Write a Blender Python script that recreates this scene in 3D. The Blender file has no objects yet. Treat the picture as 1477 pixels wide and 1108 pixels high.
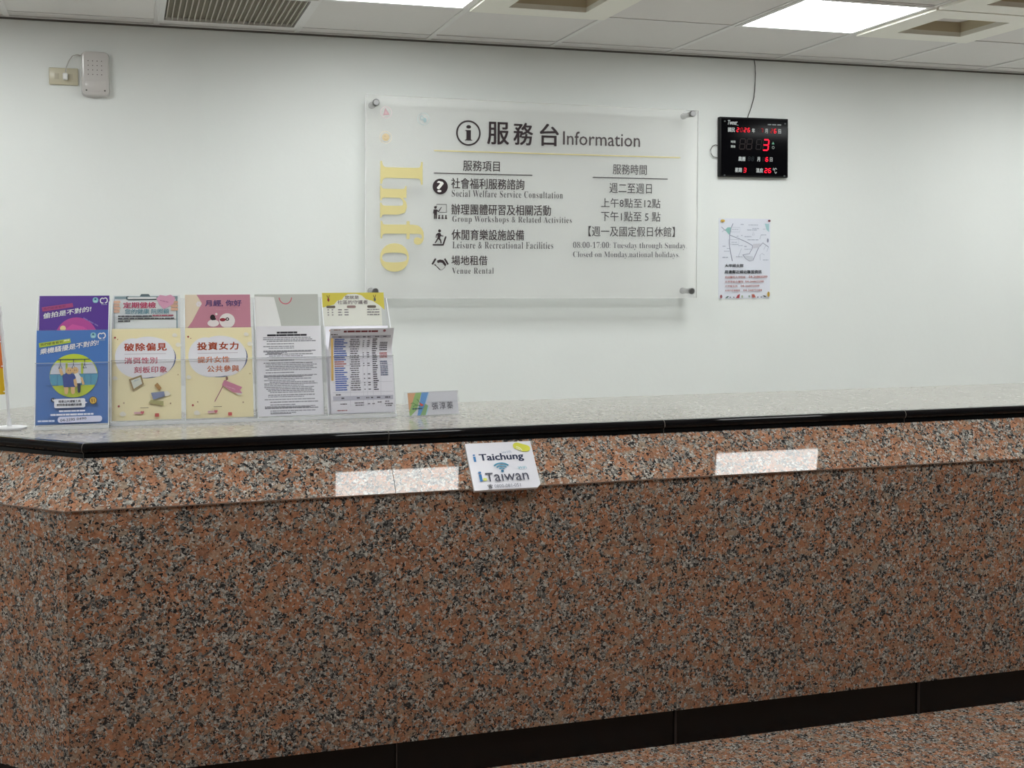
import bpy, bmesh, math, random
from mathutils import Vector, Matrix
from mathutils.geometry import tessellate_polygon

C = bpy.context.scene.collection
SC = bpy.context.scene
PI = math.pi

# ------------------------------------------------------------------ camera, world, exposure
WALL_Y = 5.6377            # inner face of the wall behind the counter
CEIL = 2.5683              # underside of the suspended ceiling
TOP = 1.0227               # top of the counter
GX0 = -0.4685              # a ceiling grid line
GY0 = WALL_Y - 0.1071      # first ceiling grid line off the wall
CELL = 0.6
cam = bpy.data.cameras.new('camera')
cam.sensor_fit = 'HORIZONTAL'; cam.sensor_width = 36.0
cam.lens = 1793.25 / 1477 * 36.0
cam.shift_x = -(748.61 - 738.5) / 1477
cam.shift_y = (462.32 - 554.0) / 1477
cam.clip_start = 0.05; cam.clip_end = 60
co = bpy.data.objects.new('camera', cam); C.objects.link(co)
yw, pt, rl = 0.3046, 0.0389, 0.0015
fw = Vector((math.sin(yw) * math.cos(pt), math.cos(yw) * math.cos(pt), -math.sin(pt)))
rt0 = Vector((math.cos(yw), -math.sin(yw), 0)); dn0 = fw.cross(rt0)
rt = math.cos(rl) * rt0 + math.sin(rl) * dn0
dn = -math.sin(rl) * rt0 + math.cos(rl) * dn0
M = Matrix.Identity(4)
for r in range(3):
    M[r][0] = rt[r]; M[r][1] = -dn[r]; M[r][2] = -fw[r]
M.translation = (0, 0, 1.4989)
co.matrix_world = M
SC.camera = co
w = bpy.data.worlds.new('World'); SC.world = w; w.use_nodes = True
w.node_tree.nodes['Background'].inputs[0].default_value = (0.6, 0.65, 0.7, 1)
w.node_tree.nodes['Background'].inputs[1].default_value = 0.05
SC.view_settings.view_transform = 'Standard'; SC.view_settings.look = 'None'
SC.view_settings.gamma = 1.0; SC.view_settings.use_curve_mapping = False
SC.view_settings.exposure = 0.0
LAMP = 17.0                 # radiance of the ceiling light panels

# ------------------------------------------------------------------ materials
def lin(h):
    h = h.lstrip('#')
    o = []
    for i in (0, 2, 4):
        v = int(h[i:i + 2], 16) / 255
        o.append(v / 12.92 if v <= 0.04045 else ((v + 0.055) / 1.055) ** 2.4)
    return (*o, 1.0)
MATS = {}
def newmat(name):
    m = bpy.data.materials.new(name); m.use_nodes = True
    nt = m.node_tree
    return m, nt, nt.nodes['Principled BSDF'], nt.nodes['Material Output']
def plain(name, col, rough=0.5, metal=0.0, spec=0.5, noise=0.0, nscale=30, bump=0.0, bscale=200):
    if name in MATS: return MATS[name]
    m, nt, b, o = newmat(name)
    c = lin(col) if isinstance(col, str) else (*col[:3], 1)
    b.inputs['Base Color'].default_value = c
    b.inputs['Roughness'].default_value = rough
    b.inputs['Metallic'].default_value = metal
    b.inputs['Specular IOR Level'].default_value = spec
    tc = nt.nodes.new('ShaderNodeTexCoord')
    if noise:
        n = nt.nodes.new('ShaderNodeTexNoise'); n.inputs['Scale'].default_value = nscale; n.inputs['Detail'].default_value = 4
        nt.links.new(tc.outputs['Object'], n.inputs['Vector'])
        mx = nt.nodes.new('ShaderNodeMix'); mx.data_type = 'RGBA'
        mx.inputs[6].default_value = tuple(v * (1 - noise) for v in c[:3]) + (1,)
        mx.inputs[7].default_value = tuple(min(1, v * (1 + noise)) for v in c[:3]) + (1,)
        nt.links.new(n.outputs['Fac'], mx.inputs[0]); nt.links.new(mx.outputs[2], b.inputs['Base Color'])
    if bump:
        n2 = nt.nodes.new('ShaderNodeTexNoise'); n2.inputs['Scale'].default_value = bscale; n2.inputs['Detail'].default_value = 3
        nt.links.new(tc.outputs['Object'], n2.inputs['Vector'])
        bp = nt.nodes.new('ShaderNodeBump'); bp.inputs['Strength'].default_value = bump; bp.inputs['Distance'].default_value = 0.002
        nt.links.new(n2.outputs['Fac'], bp.inputs['Height']); nt.links.new(bp.outputs[0], b.inputs['Normal'])
    MATS[name] = m
    return m
def ink(h):
    return plain('print_' + h, h, 0.45, spec=0.3)
def emit(name, col, strength):
    if name in MATS: return MATS[name]
    m, nt, b, o = newmat(name)
    e = nt.nodes.new('ShaderNodeEmission'); e.inputs[0].default_value = lin(col); e.inputs[1].default_value = strength
    nt.links.new(e.outputs[0], o.inputs[0]); MATS[name] = m
    return m
def acrylic(name, tint=(0.97, 0.98, 0.97), white=0.0, gloss=0.04, edge=0.35, rough=0.02, wcol=(0.85, 0.87, 0.86)):
    """thin clear sheet: see-through, a little milky, glossy towards grazing angles"""
    m, nt, b, o = newmat(name)
    nt.nodes.remove(b)
    tr = nt.nodes.new('ShaderNodeBsdfTransparent'); tr.inputs[0].default_value = (*tint, 1)
    gl = nt.nodes.new('ShaderNodeBsdfGlossy'); gl.inputs['Roughness'].default_value = rough
    df = nt.nodes.new('ShaderNodeBsdfDiffuse'); df.inputs[0].default_value = (*wcol, 1)
    lw = nt.nodes.new('ShaderNodeLayerWeight'); lw.inputs[0].default_value = 0.15
    mr = nt.nodes.new('ShaderNodeMapRange'); mr.inputs[3].default_value = gloss; mr.inputs[4].default_value = edge
    nt.links.new(lw.outputs['Fresnel'], mr.inputs[0])
    m1 = nt.nodes.new('ShaderNodeMixShader'); m1.inputs[0].default_value = white
    nt.links.new(tr.outputs[0], m1.inputs[1]); nt.links.new(df.outputs[0], m1.inputs[2])
    m2 = nt.nodes.new('ShaderNodeMixShader')
    nt.links.new(mr.outputs[0], m2.inputs[0]); nt.links.new(m1.outputs[0], m2.inputs[1]); nt.links.new(gl.outputs[0], m2.inputs[2])
    nt.links.new(m2.outputs[0], o.inputs[0]); MATS[name] = m
    return m
def ramp(nt, stops, interp='CONSTANT'):
    r = nt.nodes.new('ShaderNodeValToRGB'); r.color_ramp.interpolation = interp
    el = r.color_ramp.elements
    while len(el) < len(stops): el.new(0.5)
    for e, (p, c) in zip(el, stops):
        e.position = p; e.color = (*c[:3], 1)
    return r
def granite(name, rough=0.06, scale=1.0, gain=1.0, spec=0.5):
    """salmon feldspar in a web of small grey, white and black grains"""
    m, nt, b, o = newmat(name)
    L = nt.links.new
    def node(t, **kw):
        n = nt.nodes.new(t)
        for k_, v_ in kw.items(): setattr(n, k_, v_)
        return n
    tc = node('ShaderNodeTexCoord'); oi = node('ShaderNodeObjectInfo')
    off = node('ShaderNodeMath', operation='MULTIPLY'); off.inputs[1].default_value = 37.0
    L(oi.outputs['Random'], off.inputs[0])
    add = node('ShaderNodeVectorMath', operation='ADD')
    L(tc.outputs['Object'], add.inputs[0]); L(off.outputs[0], add.inputs[1])
    def warped(nscale, amount):
        wn = node('ShaderNodeTexNoise'); wn.inputs['Scale'].default_value = nscale * scale; wn.inputs['Detail'].default_value = 2.5
        L(add.outputs[0], wn.inputs['Vector'])
        s1 = node('ShaderNodeVectorMath', operation='SUBTRACT'); s1.inputs[1].default_value = (0.5, 0.5, 0.5)
        L(wn.outputs['Color'], s1.inputs[0])
        s2 = node('ShaderNodeVectorMath', operation='SCALE'); s2.inputs['Scale'].default_value = amount / scale
        L(s1.outputs[0], s2.inputs[0])
        wv = node('ShaderNodeVectorMath', operation='ADD')
        L(add.outputs[0], wv.inputs[0]); L(s2.outputs[0], wv.inputs[1])
        return wv
    W1, W2 = warped(45, .040), warped(110, .022)
    def vor(sc, wv, feature='F1'):
        v = node('ShaderNodeTexVoronoi', feature=feature); v.inputs['Scale'].default_value = sc * scale
        L(wv.outputs[0], v.inputs['Vector'])
        if feature != 'F1': return v
        sp = node('ShaderNodeSeparateColor'); L(v.outputs['Color'], sp.inputs[0])
        return sp
    def noise(sc, det=3.0, rgh=.6):
        n = node('ShaderNodeTexNoise'); n.inputs['Scale'].default_value = sc * scale; n.inputs['Detail'].default_value = det; n.inputs['Roughness'].default_value = rgh
        L(add.outputs[0], n.inputs['Vector']); return n
    def mix(fac, a_, b_):
        x = node('ShaderNodeMix', data_type='RGBA')
        L(fac, x.inputs[0])
        for sck, v_ in ((6, a_), (7, b_)):
            if isinstance(v_, tuple): x.inputs[sck].default_value = (*v_, 1)
            else: L(v_, x.inputs[sck])
        return x.outputs[2]
    g = gain
    def k(r_, g_, b_): return (r_ * g, g_ * g, b_ * g)
    # feldspar: broad patches, each a slightly different salmon
    A = vor(48, W1)
    ra = ramp(nt, [(0.0, k(.395, .183, .102)), (0.22, k(.33, .163, .098)), (0.42, k(.47, .225, .128)), (0.6, k(.35, .20, .128)), (0.8, k(.41, .25, .165)), (0.93, k(.36, .27, .20))])
    L(A.outputs[0], ra.inputs[0])
    mot = noise(160, 3); rm = ramp(nt, [(0.28, (.52, .56, .60)), (0.5, (1.0, 1.0, 1.0)), (0.72, (1.25, 1.32, 1.4))], 'LINEAR'); L(mot.outputs['Fac'], rm.inputs[0])
    fs = node('ShaderNodeMix', data_type='RGBA', blend_type='MULTIPLY'); fs.inputs[0].default_value = 1
    L(ra.outputs[0], fs.inputs[6]); L(rm.outputs[0], fs.inputs[7])
    # small grains
    B = vor(150, W2)
    rb = ramp(nt, [(0.0, k(.028, .028, .030)), (0.24, k(.12, .118, .112)), (0.46, k(.25, .24, .22)), (0.70, k(.40, .39, .355)), (0.84, k(.62, .60, .55)), (0.92, k(.40, .24, .16))])
    L(B.outputs[1], rb.inputs[0])
    # where the small grains gather: between the feldspar patches and in loose clumps
    ed = vor(48, W1, 'DISTANCE_TO_EDGE')
    cl = noise(26, 4.0, .7)
    m1 = node('ShaderNodeMath', operation='MULTIPLY'); m1.inputs[1].default_value = 16.0 
    L(ed.outputs['Distance'], m1.inputs[0])
    rr_ = node('ShaderNodeMapRange'); rr_.inputs[1].default_value = 0; rr_.inputs[2].default_value = .30; rr_.inputs[3].default_value = .085; rr_.inputs[4].default_value = -.07
    L(ed.outputs['Distance'], rr_.inputs[0])
    sm = node('ShaderNodeMath', operation='ADD'); L(cl.outputs['Fac'], sm.inputs[0]); L(rr_.outputs[0], sm.inputs[1])
    gt = node('ShaderNodeMath', operation='GREATER_THAN'); gt.inputs[1].default_value = .537; L(sm.outputs[0], gt.inputs[0])
    c1 = mix(gt.outputs[0], fs.outputs[2], rb.outputs[0])
    # black mica and pale quartz flecks everywhere
    D = vor(175, W2)
    rd = ramp(nt, [(0.0, (0, 0, 0)), (0.89, (1, 1, 1))]); L(D.outputs[2], rd.inputs[0])
    c2 = mix(rd.outputs[0], c1, (.022, .022, .024))
    re = ramp(nt, [(0.0, (0, 0, 0)), (0.895, (1, 1, 1))]); L(D.outputs[0], re.inputs[0])
    c3 = mix(re.outputs[0], c2, k(.50, .47, .42))
    L(c3, b.inputs['Base Color'])
    b.inputs['Roughness'].default_value = rough; b.inputs['Specular IOR Level'].default_value = spec
    MATS[name] = m
    return m
def terrazzo(name):
    m, nt, b, o = newmat(name); L = nt.links.new
    tc = nt.nodes.new('ShaderNodeTexCoord')
    def vor(sc):
        v = nt.nodes.new('ShaderNodeTexVoronoi'); v.inputs['Scale'].default_value = sc
        L(tc.outputs['Object'], v.inputs['Vector'])
        sp = nt.nodes.new('ShaderNodeSeparateColor'); L(v.outputs['Color'], sp.inputs[0]); return sp
    A = vor(90)
    ra = ramp(nt, [(0, (.30, .28, .25)), (.3, (.36, .335, .30)), (.55, (.25, .235, .21)), (.75, (.38, .36, .325)), (.93, (.58, .56, .52))])
    L(A.outputs[0], ra.inputs[0])
    n = nt.nodes.new('ShaderNodeTexNoise'); n.inputs['Scale'].default_value = 45; n.inputs['Detail'].default_value = 5
    L(tc.outputs['Object'], n.inputs['Vector'])
    rn = ramp(nt, [(0.3, (.29, .275, .245)), (.7, (.37, .35, .315))], 'LINEAR'); L(n.outputs['Fac'], rn.inputs[0])
    mx = nt.nodes.new('ShaderNodeMix'); mx.data_type = 'RGBA'; mx.inputs[0].default_value = 0.55
    L(ra.outputs[0], mx.inputs[6]); L(rn.outputs[0], mx.inputs[7])
    L(mx.outputs[2], b.inputs['Base Color'])
    b.inputs['Roughness'].default_value = 0.10; b.inputs['Specular IOR Level'].default_value = 0.2
    MATS[name] = m
    return m

GRANITE = granite('polished_granite', rough=0.025, scale=1.0, spec=0.36)
FLOORG = granite('floor_granite', rough=0.22, scale=1.0, gain=1.05)
TERR = terrazzo('grey_stone')
BLACK = plain('black_stone', (.004, .004, .005), 0.05, spec=0.25, noise=0.3)
PLINTH = plain('black_plinth_stone', (.006, .005, .005), 0.25, spec=0.3, noise=0.4, nscale=60)
GROUT = plain('joint_filler', (.42, .40, .36), 0.7)
DARKJ = plain('dark_joint', (.05, .035, .03), 0.8)
WALLM = plain('wall_paint', (.80, .83, .81), 0.6, noise=0.02, nscale=3, bump=0.25, bscale=35)
TILE = plain('ceiling_tile', (.74, .725, .70), 0.9, noise=0.02, nscale=80)
TBAR = plain('ceiling_bar', (.76, .755, .735), 0.5)
PLEN = plain('ceiling_void', (.05, .05, .05), 0.9)
LAMPM = emit('light_panel', 'f9fcfb', LAMP)
WHITEM = plain('white_enamel', (.82, .82, .80), 0.35)
CREAM = plain('cream_plastic', (.72, .70, .60), 0.4)
VFL = plain('vent_flange', (.86, .85, .76), 0.45)
TAN = plain('tan_duct', (.60, .53, .37), 0.6)
VENTG = plain('vent_core', (.58, .55, .52), 0.6)
STEEL = plain('brushed_steel', (.22, .22, .22), 0.38, metal=1.0)
CLEAR = acrylic('clear_acrylic', white=0.05)
CLEARV = acrylic('clear_acrylic_pocket', tint=(.99, .99, .995), white=0.03, gloss=0.02, edge=0.4)
SIGNM = acrylic('sign_acrylic', tint=(.985, .985, .98), white=0.26, gloss=0.0, edge=0.05, rough=0.12, wcol=(.88, .89, .88))
EDGEM = plain('acrylic_edge', (.95, .96, .95), 0.3)
CARC = plain('laminate_grey', (.30, .28, .25), 0.5)
PAPER = plain('white_paper', (.86, .86, .88), 0.6, spec=0.3)

# ------------------------------------------------------------------ mesh helpers
def link(name, me, parent=None):
    o = bpy.data.objects.new(name, me); C.objects.link(o)
    if parent is not None: o.parent = parent
    return o
def tag(o, label=None, cat=None, group=None, kind=None):
    if label: o['label'] = label
    if cat: o['category'] = cat
    if group: o['group'] = group
    if kind: o['kind'] = kind
    return o
def empty(name, loc=(0, 0, 0), rot=(0, 0, 0)):
    o = bpy.data.objects.new(name, None); C.objects.link(o)
    o.location = loc; o.rotation_euler = rot; o.empty_display_size = 0.05
    return o
class MB:
    """collects shapes into one mesh with several materials"""
    def __init__(s): s.v = []; s.f = []; s.m = []; s.mats = []; s.smooth = []
    def mi(s, mat):
        if mat not in s.mats: s.mats.append(mat)
        return s.mats.index(mat)
    def add(s, vs, fs, mat, smooth=False):
        n = len(s.v); k = s.mi(mat)
        s.v += [tuple(v) for v in vs]
        for f in fs: s.f.append([n + i for i in f]); s.m.append(k); s.smooth.append(smooth)
    def box(s, a, b, mat, bev=0.0, seg=2):
        a, b = [min(x, y) for x, y in zip(a, b)], [max(x, y) for x, y in zip(a, b)]
        if bev <= 0:
            vs = [(x, y, z) for x in (a[0], b[0]) for y in (a[1], b[1]) for z in (a[2], b[2])]
            s.add(vs, [(0, 1, 3, 2), (4, 6, 7, 5), (0, 4, 5, 1), (2, 3, 7, 6), (0, 2, 6, 4), (1, 5, 7, 3)], mat)
        else:
            bm = bmesh.new(); bmesh.ops.create_cube(bm, size=1)
            for v in bm.verts: v.co = Vector([(p + q) / 2 + c * (q - p) for c, p, q in zip(v.co, a, b)])
            bmesh.ops.bevel(bm, geom=bm.edges[:], offset=bev, segments=seg, affect='EDGES', profile=0.5)
            s.bm(bm, mat, True)
    def bm(s, bm, mat, smooth=False, mtx=None):
        bm.verts.index_update()
        s.add([(mtx @ v.co if mtx else v.co) for v in bm.verts], [[v.index for v in f.verts] for f in bm.faces], mat, smooth)
        bm.free()
    def cyl(s, p, q, r, mat, n=24, r2=None, smooth=True):
        p, q = Vector(p), Vector(q); d = (q - p).normalized(); r2 = r if r2 is None else r2
        u = d.orthogonal().normalized(); t = d.cross(u)
        vs = []
        for c, rr in ((p, r), (q, r2)):
            for i in range(n):
                a = 2 * PI * i / n; vs.append(c + rr * (math.cos(a) * u + math.sin(a) * t))
        s.add(vs, [(i, (i + 1) % n, n + (i + 1) % n, n + i) for i in range(n)], mat, smooth)
        s.add(vs[:n], [tuple(range(n))[::-1]], mat); s.add(vs[n:], [tuple(range(n))], mat)
    def tube(s, pts, r, mat, n=8):
        pts = [Vector(p) for p in pts]; rings = []
        for i, p in enumerate(pts):
            d = (pts[min(i + 1, len(pts) - 1)] - pts[max(i - 1, 0)]).normalized()
            u = d.cross(Vector((0, 1, 0.01))).normalized(); t = d.cross(u)
            rings.append([p + r * (math.cos(2 * PI * j / n) * u + math.sin(2 * PI * j / n) * t) for j in range(n)])
        vs = [v for g in rings for v in g]
        fs = [(i * n + j, i * n + (j + 1) % n, (i + 1) * n + (j + 1) % n, (i + 1) * n + j) for i in range(len(pts) - 1) for j in range(n)]
        s.add(vs, fs, mat, True)
    def prism(s, poly, z0, z1, mat, matside=None):
        n = len(poly)
        vs = [(x, y, z0) for x, y in poly] + [(x, y, z1) for x, y in poly]
        s.add(vs, [tuple(range(n))[::-1], tuple(range(n, 2 * n))], mat)
        s.add(vs, [(i, (i + 1) % n, n + (i + 1) % n, n + i) for i in range(n)], matside or mat)
    def build(s, name, parent=None):
        me = bpy.data.meshes.new(name); me.from_pydata(s.v, [], s.f)
        for m in s.mats: me.materials.append(m)
        for p, k, sm in zip(me.polygons, s.m, s.smooth): p.material_index = k; p.use_smooth = sm
        me.update()
        bm = bmesh.new(); bm.from_mesh(me); bmesh.ops.recalc_face_normals(bm, faces=bm.faces[:]) if getattr(s, 'fixn', True) else None
        bm.to_mesh(me); bm.free()
        return link(name, me, parent)

FC = bpy.data.curves.new('lettering_source', 'FONT'); FO = bpy.data.objects.new('lettering_source', FC); C.objects.link(FO)
TXT = {}
def glyphs(s, bold, space):
    key = (s, bold, space)
    if key not in TXT:
        FC.body = s; FC.resolution_u = 2; FC.offset = bold; FC.space_character = space; FC.size = 1.0
        bpy.context.view_layer.update()
        me = bpy.data.meshes.new_from_object(FO.evaluated_get(bpy.context.evaluated_depsgraph_get()))
        TXT[key] = ([tuple(v.co) for v in me.vertices], [list(p.vertices) for p in me.polygons])
        bpy.data.meshes.remove(me)
    return TXT[key]
def serif(s):
    o = ''
    for c in s:
        if 'A' <= c <= 'Z': o += chr(0x1D400 + ord(c) - 65)
        elif 'a' <= c <= 'z': o += chr(0x1D41A + ord(c) - 97)
        elif '0' <= c <= '9': o += chr(0x1D7CE + ord(c) - 48)
        else: o += c
    return o
class Art:
    """flat printing on a sheet; drawn in its own layout units mapped to metres by box -> size"""
    STEP = 0.00022
    def __init__(s, box, w, h):
        s.b = box; s.w = w; s.h = h; s.items = []; s.layer = 1
    def uv(s, x, y):
        x0, y0, x1, y1 = s.b
        return ((x - x0) / (x1 - x0) * s.w, (y1 - y) / (y1 - y0) * s.h)
    def raw(s, pts, faces, mat, dl=1):
        s.layer += dl
        s.items.append(([s.uv(*p) for p in pts], faces, mat, s.layer))
    def poly(s, pts, col, dl=1):
        tri = tessellate_polygon([[Vector((p[0], p[1], 0)) for p in pts]])
        s.raw(pts, [tuple(t) for t in tri], ink(col) if isinstance(col, str) else col, dl)
    def rect(s, x0, y0, x1, y1, col, dl=1): s.poly([(x0, y0), (x1, y0), (x1, y1), (x0, y1)], col, dl)
    def rrect(s, x0, y0, x1, y1, r, col, dl=1, sl=0.0):
        pts = []
        for cx, cy, a0 in ((x1 - r, y0 + r, -90), (x1 - r, y1 - r, 0), (x0 + r, y1 - r, 90), (x0 + r, y0 + r, 180)):
            for i in range(6):
                a = math.radians(a0 + 18 * i); pts.append((cx + r * math.cos(a), cy + r * math.sin(a) + sl * (cx - x0)))
        s.poly(pts, col, dl)
    def disc(s, cx, cy, rx, col, ry=None, dl=1, n=32, a0=0, a1=360):
        ry = rx if ry is None else ry
        full = abs(a1 - a0) >= 360
        k = n if full else n + 1
        s.poly([(cx + rx * math.cos(math.radians(a0 + (a1 - a0) * i / n)), cy + ry * math.sin(math.radians(a0 + (a1 - a0) * i / n))) for i in range(k)], col, dl)
    def ring(s, cx, cy, r, t, col, ry=None, dl=1, a0=0, a1=360, n=32):
        ry = r if ry is None else ry
        s.stroke([(cx + r * math.cos(math.radians(a0 + (a1 - a0) * i / n)), cy + ry * math.sin(math.radians(a0 + (a1 - a0) * i / n))) for i in range(n + 1)], t, col, dl)
    def stroke(s, pts, t, col, dl=1):
        V = [Vector(p) for p in pts]; L_, R_ = [], []
        for i, p in enumerate(V):
            d = (V[min(i + 1, len(V) - 1)] - V[max(i - 1, 0)])
            if d.length == 0: d = Vector((1, 0))
            d.normalize(); n = Vector((-d.y, d.x)) * t / 2
            L_.append(tuple(p + n)); R_.append(tuple(p - n))
        k = len(V)
        s.raw(L_ + R_, [(i, i + 1, k + i + 1, k + i) for i in range(k - 1)], ink(col) if isinstance(col, str) else col, dl)
    def text(s, t, box, col, bold=0.0, space=1.0, slope=0.0, shear=0.0, rot=0, dl=1):
        if bold > 0:                      # heavier strokes: the same lettering laid over itself, nudged
            x0, y0, x1, y1 = box; h = (y1 - y0) * bold * 0.8; h2 = h if rot == 0 else 0
            for k, (ox, oy) in enumerate(((-h, -h2 * .6), (h, -h2 * .6), (-h, h2 * .6), (h, h2 * .6))):
                s.text(t, (x0 + abs(h) + ox, y0 + abs(h2) * .6 + oy, x1 - abs(h) + ox, y1 - abs(h2) * .6 + oy), col, 0.0, space, slope, shear, rot, dl=.3)
            return
        vs, fs = glyphs(t, bold, space)
        xs = [v[0] for v in vs]; ys = [v[1] for v in vs]
        a, b, c, d = min(xs), max(xs), min(ys), max(ys)
        x0, y0, x1, y1 = box; pts = []
        for v in vs:
            p = (v[0] - a) / (b - a or 1); q = (v[1] - c) / (d - c or 1)
            if rot == 90: x, y = x0 + q * (x1 - x0), y0 + p * (y1 - y0)      # reads downwards, tops to the right
            else: x, y = x0 + p * (x1 - x0) + shear * q * (y1 - y0), y1 - q * (y1 - y0)
            pts.append((x, y + slope * (x - x0)))
        s.raw(pts, fs, ink(col) if isinstance(col, str) else col, dl)
    def bars(s, x0, x1, y, h, col, seed=0, dl=0, slope=0.0, gap=0.5):
        """a line of print too small to read in the photograph"""
        rd = random.Random(seed); x = x0; P = []; F = []
        while x < x1 - h * 0.3:
            e = min(x1, x + h * rd.uniform(1.2, 5)); n = len(P)
            P += [(x, y + slope * (x - x0)), (e, y + slope * (e - x0)), (e, y + h + slope * (e - x0)), (x, y + h + slope * (x - x0))]
            F.append((n, n + 1, n + 2, n + 3)); x = e + h * gap * rd.uniform(0.6, 1.4)
        if F: s.raw(P, F, ink(col), dl)
    def into(s, mb, z0, warp=None):
        for pts, fs, mat, l in s.items:
            vs = [(u, v, z0 + l * s.STEP) for u, v in pts]
            if warp: vs = [warp(*v) for v in vs]
            mb.add(vs, fs, mat)

# ================================================================== SETTING
X0R, X1R, Y0R = -4.6, 8.2, -3.2
def struct(mb, name): return tag(mb.build(name), kind='structure')
b = MB(); b.box((X0R, WALL_Y, 0), (X1R, WALL_Y + .12, CEIL + .3), WALLM); struct(b, 'wall_back')
b = MB(); b.box((X0R - .12, Y0R - .12, 0), (X0R, WALL_Y + .12, CEIL + .3), WALLM); struct(b, 'wall_left')
b = MB(); b.box((X1R, Y0R - .12, 0), (X1R + .12, WALL_Y + .12, CEIL + .3), WALLM); struct(b, 'wall_right')
b = MB(); b.box((X0R, Y0R - .12, 0), (X1R, Y0R, CEIL + .3), WALLM); struct(b, 'wall_front')
b = MB(); b.box((X0R - .12, Y0R - .12, -.1), (X1R + .12, WALL_Y + .12, 0), FLOORG); struct(b, 'floor')
b = MB(); b.box((X0R, 4.45, 0), (X1R, WALL_Y, .004), plain('pale_bounce_floor', (.66, .66, .63), 0.5)); struct(b, 'floor_bounce')  # unseen pale floor, added to bounce light up onto the back wall

# suspended ceiling: tiles laid in a grid of bars, left open where fixtures sit
def cellx(i): return GX0 + CELL * i
def celly(r): return GY0 - CELL * (r + 1)
LIGHTS = [(i, r) for r in (1, 4) for i in (-5 if r == 1 else -4, -1, 2, 5, 8, 11)]
VENTS = [(3, 1), (6, 1), (6, 2)]
GRILLE = (1, 0)
taken = set(LIGHTS) | set(VENTS) | {GRILLE}
b = MB(); rnd = random.Random(4)
imin, imax = int((X0R - GX0) // CELL), int((X1R - GX0) // CELL)
rmax = int((GY0 - Y0R) // CELL)
b.box((X0R, Y0R, CEIL + .26), (X1R, WALL_Y, CEIL + .3), PLEN)
for i in range(imin, imax + 1):
    x0, x1 = max(X0R, cellx(i)), min(X1R, cellx(i) + CELL)
    b.box((x0, GY0, CEIL + .004), (x1, WALL_Y, CEIL + .016), TILE)
    for r in range(0, rmax + 1):
        if (i, r) in taken: continue
        y1 = celly(r) + CELL; y0 = max(Y0R, y1 - CELL)
        dz = rnd.uniform(0.003, 0.006)
        b.box((x0 + .004, y0 + .004, CEIL + dz), (x1 - .004, y1 - .004, CEIL + dz + .012), TILE)
for i in range(imin, imax + 2):
    x = cellx(i)
    if X0R < x < X1R: b.box((x - .012, Y0R, CEIL), (x + .012, WALL_Y, CEIL + .03), TBAR)
for r in range(-1, rmax + 1):
    y = celly(r)
    if Y0R < y < WALL_Y: b.box((X0R, y - .008, CEIL + .0005), (X1R, y + .008, CEIL + .03), TBAR)
b.box((X0R, WALL_Y - .02, CEIL - .002), (X1R, WALL_Y, CEIL + .003), TBAR)
ceil_o = struct(b, 'ceiling')
b = MB(); b.box((X0R, WALL_Y - .004, CEIL - .010), (X1R, WALL_Y, CEIL - .002), plain('shadow_gap_trim', (.12, .11, .10), 0.8)); struct(b, 'trim_1')

# ------------------------------------------------------------------ ceiling fixtures
def light_panel(i, r, label, group):
    t = empty('ceiling_light', (cellx(i) + .3 + (.08 if r == 4 else 0), celly(r) + .3, CEIL - (.013 if r == 4 else 0))); tag(t, label, 'ceiling light', group)
    f = MB()
    for s in (-1, 1):
        f.box((s * .272, -.296, -.003), (s * .296, .296, .02), TBAR); f.box((-.272, s * .272, -.003), (.272, s * .296, .02), TBAR)
    f.build('frame', t)
    d = MB(); d.box((-.274, -.274, .001), (.274, .274, .012), LAMPM); d.build('diffuser', t)
    h = MB(); h.box((-.28, -.28, .02), (.28, .28, .06), WHITEM); h.build('housing', t)
for (i, r) in LIGHTS:
    if (i, r) == (2, 1): light_panel(i, r, 'glowing square ceiling light panel cut by the top edge, between grille and vent', 'ceiling light panels near the wall')
    elif (i, r) == (5, 1): light_panel(i, r, 'glowing square ceiling light panel above the red digit clock, beside right vent', 'ceiling light panels near the wall')
    else: light_panel(i, r, 'square white ceiling light panel elsewhere in the room, outside the frame', 'ceiling light panels outside the frame')
def vent(i, r, label):
    t = empty('ceiling_vent', (cellx(i) + .3, celly(r) + .3, CEIL)); tag(t, label, 'air vent', 'square recessed ceiling vents')
    f = MB(); q = .165
    for s in (-1, 1):
        f.box((s * q, -.292, -.012), (s * .292, .292, .008), VFL)
        f.box((-q, s * q, -.012), (q, s * .292, .008), VFL)
    f.build('flange', t)
    n = MB()
    for s in (-1, 1):
        n.box((s * q, -q, .008), (s * (q + .006), q, .052), TAN); n.box((-q, s * q, .008), (q, s * (q + .006), .052), TAN)
    n.build('neck', t)
    c = MB(); c.box((-q, -q, .052), (q, q, .064), VENTG); c.box((-.09, -.09, .036), (.09, .09, .042), VENTG)
    for sx in (-1, 1): c.box((sx * .05 - .004, -.004, .04), (sx * .05 + .004, .004, .056), VENTG)
    c.build('damper', t)
vent(3, 1, 'square recessed ceiling vent left of the hanging wires, right of left light panel')
vent(6, 1, 'square recessed tan ceiling vent just right of the right light panel')
vent(6, 2, 'square recessed ceiling vent at the top right corner, nearest the viewer')
t = empty('ceiling_grille', (cellx(1) + .3, celly(0) + .3, CEIL)); tag(t, 'slatted beige return air grille in the ceiling beside the wall', 'air grille')
f = MB()
for s in (-1, 1):
    f.box((s * .272, -.296, -.004), (s * .296, .296, .014), TBAR); f.box((-.272, s * .272, -.004), (.272, s * .296, .014), TBAR)
f.build('frame', t)
SLAT = plain('grille_slat', (.58, .55, .48), 0.5)
sl = MB()
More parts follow.
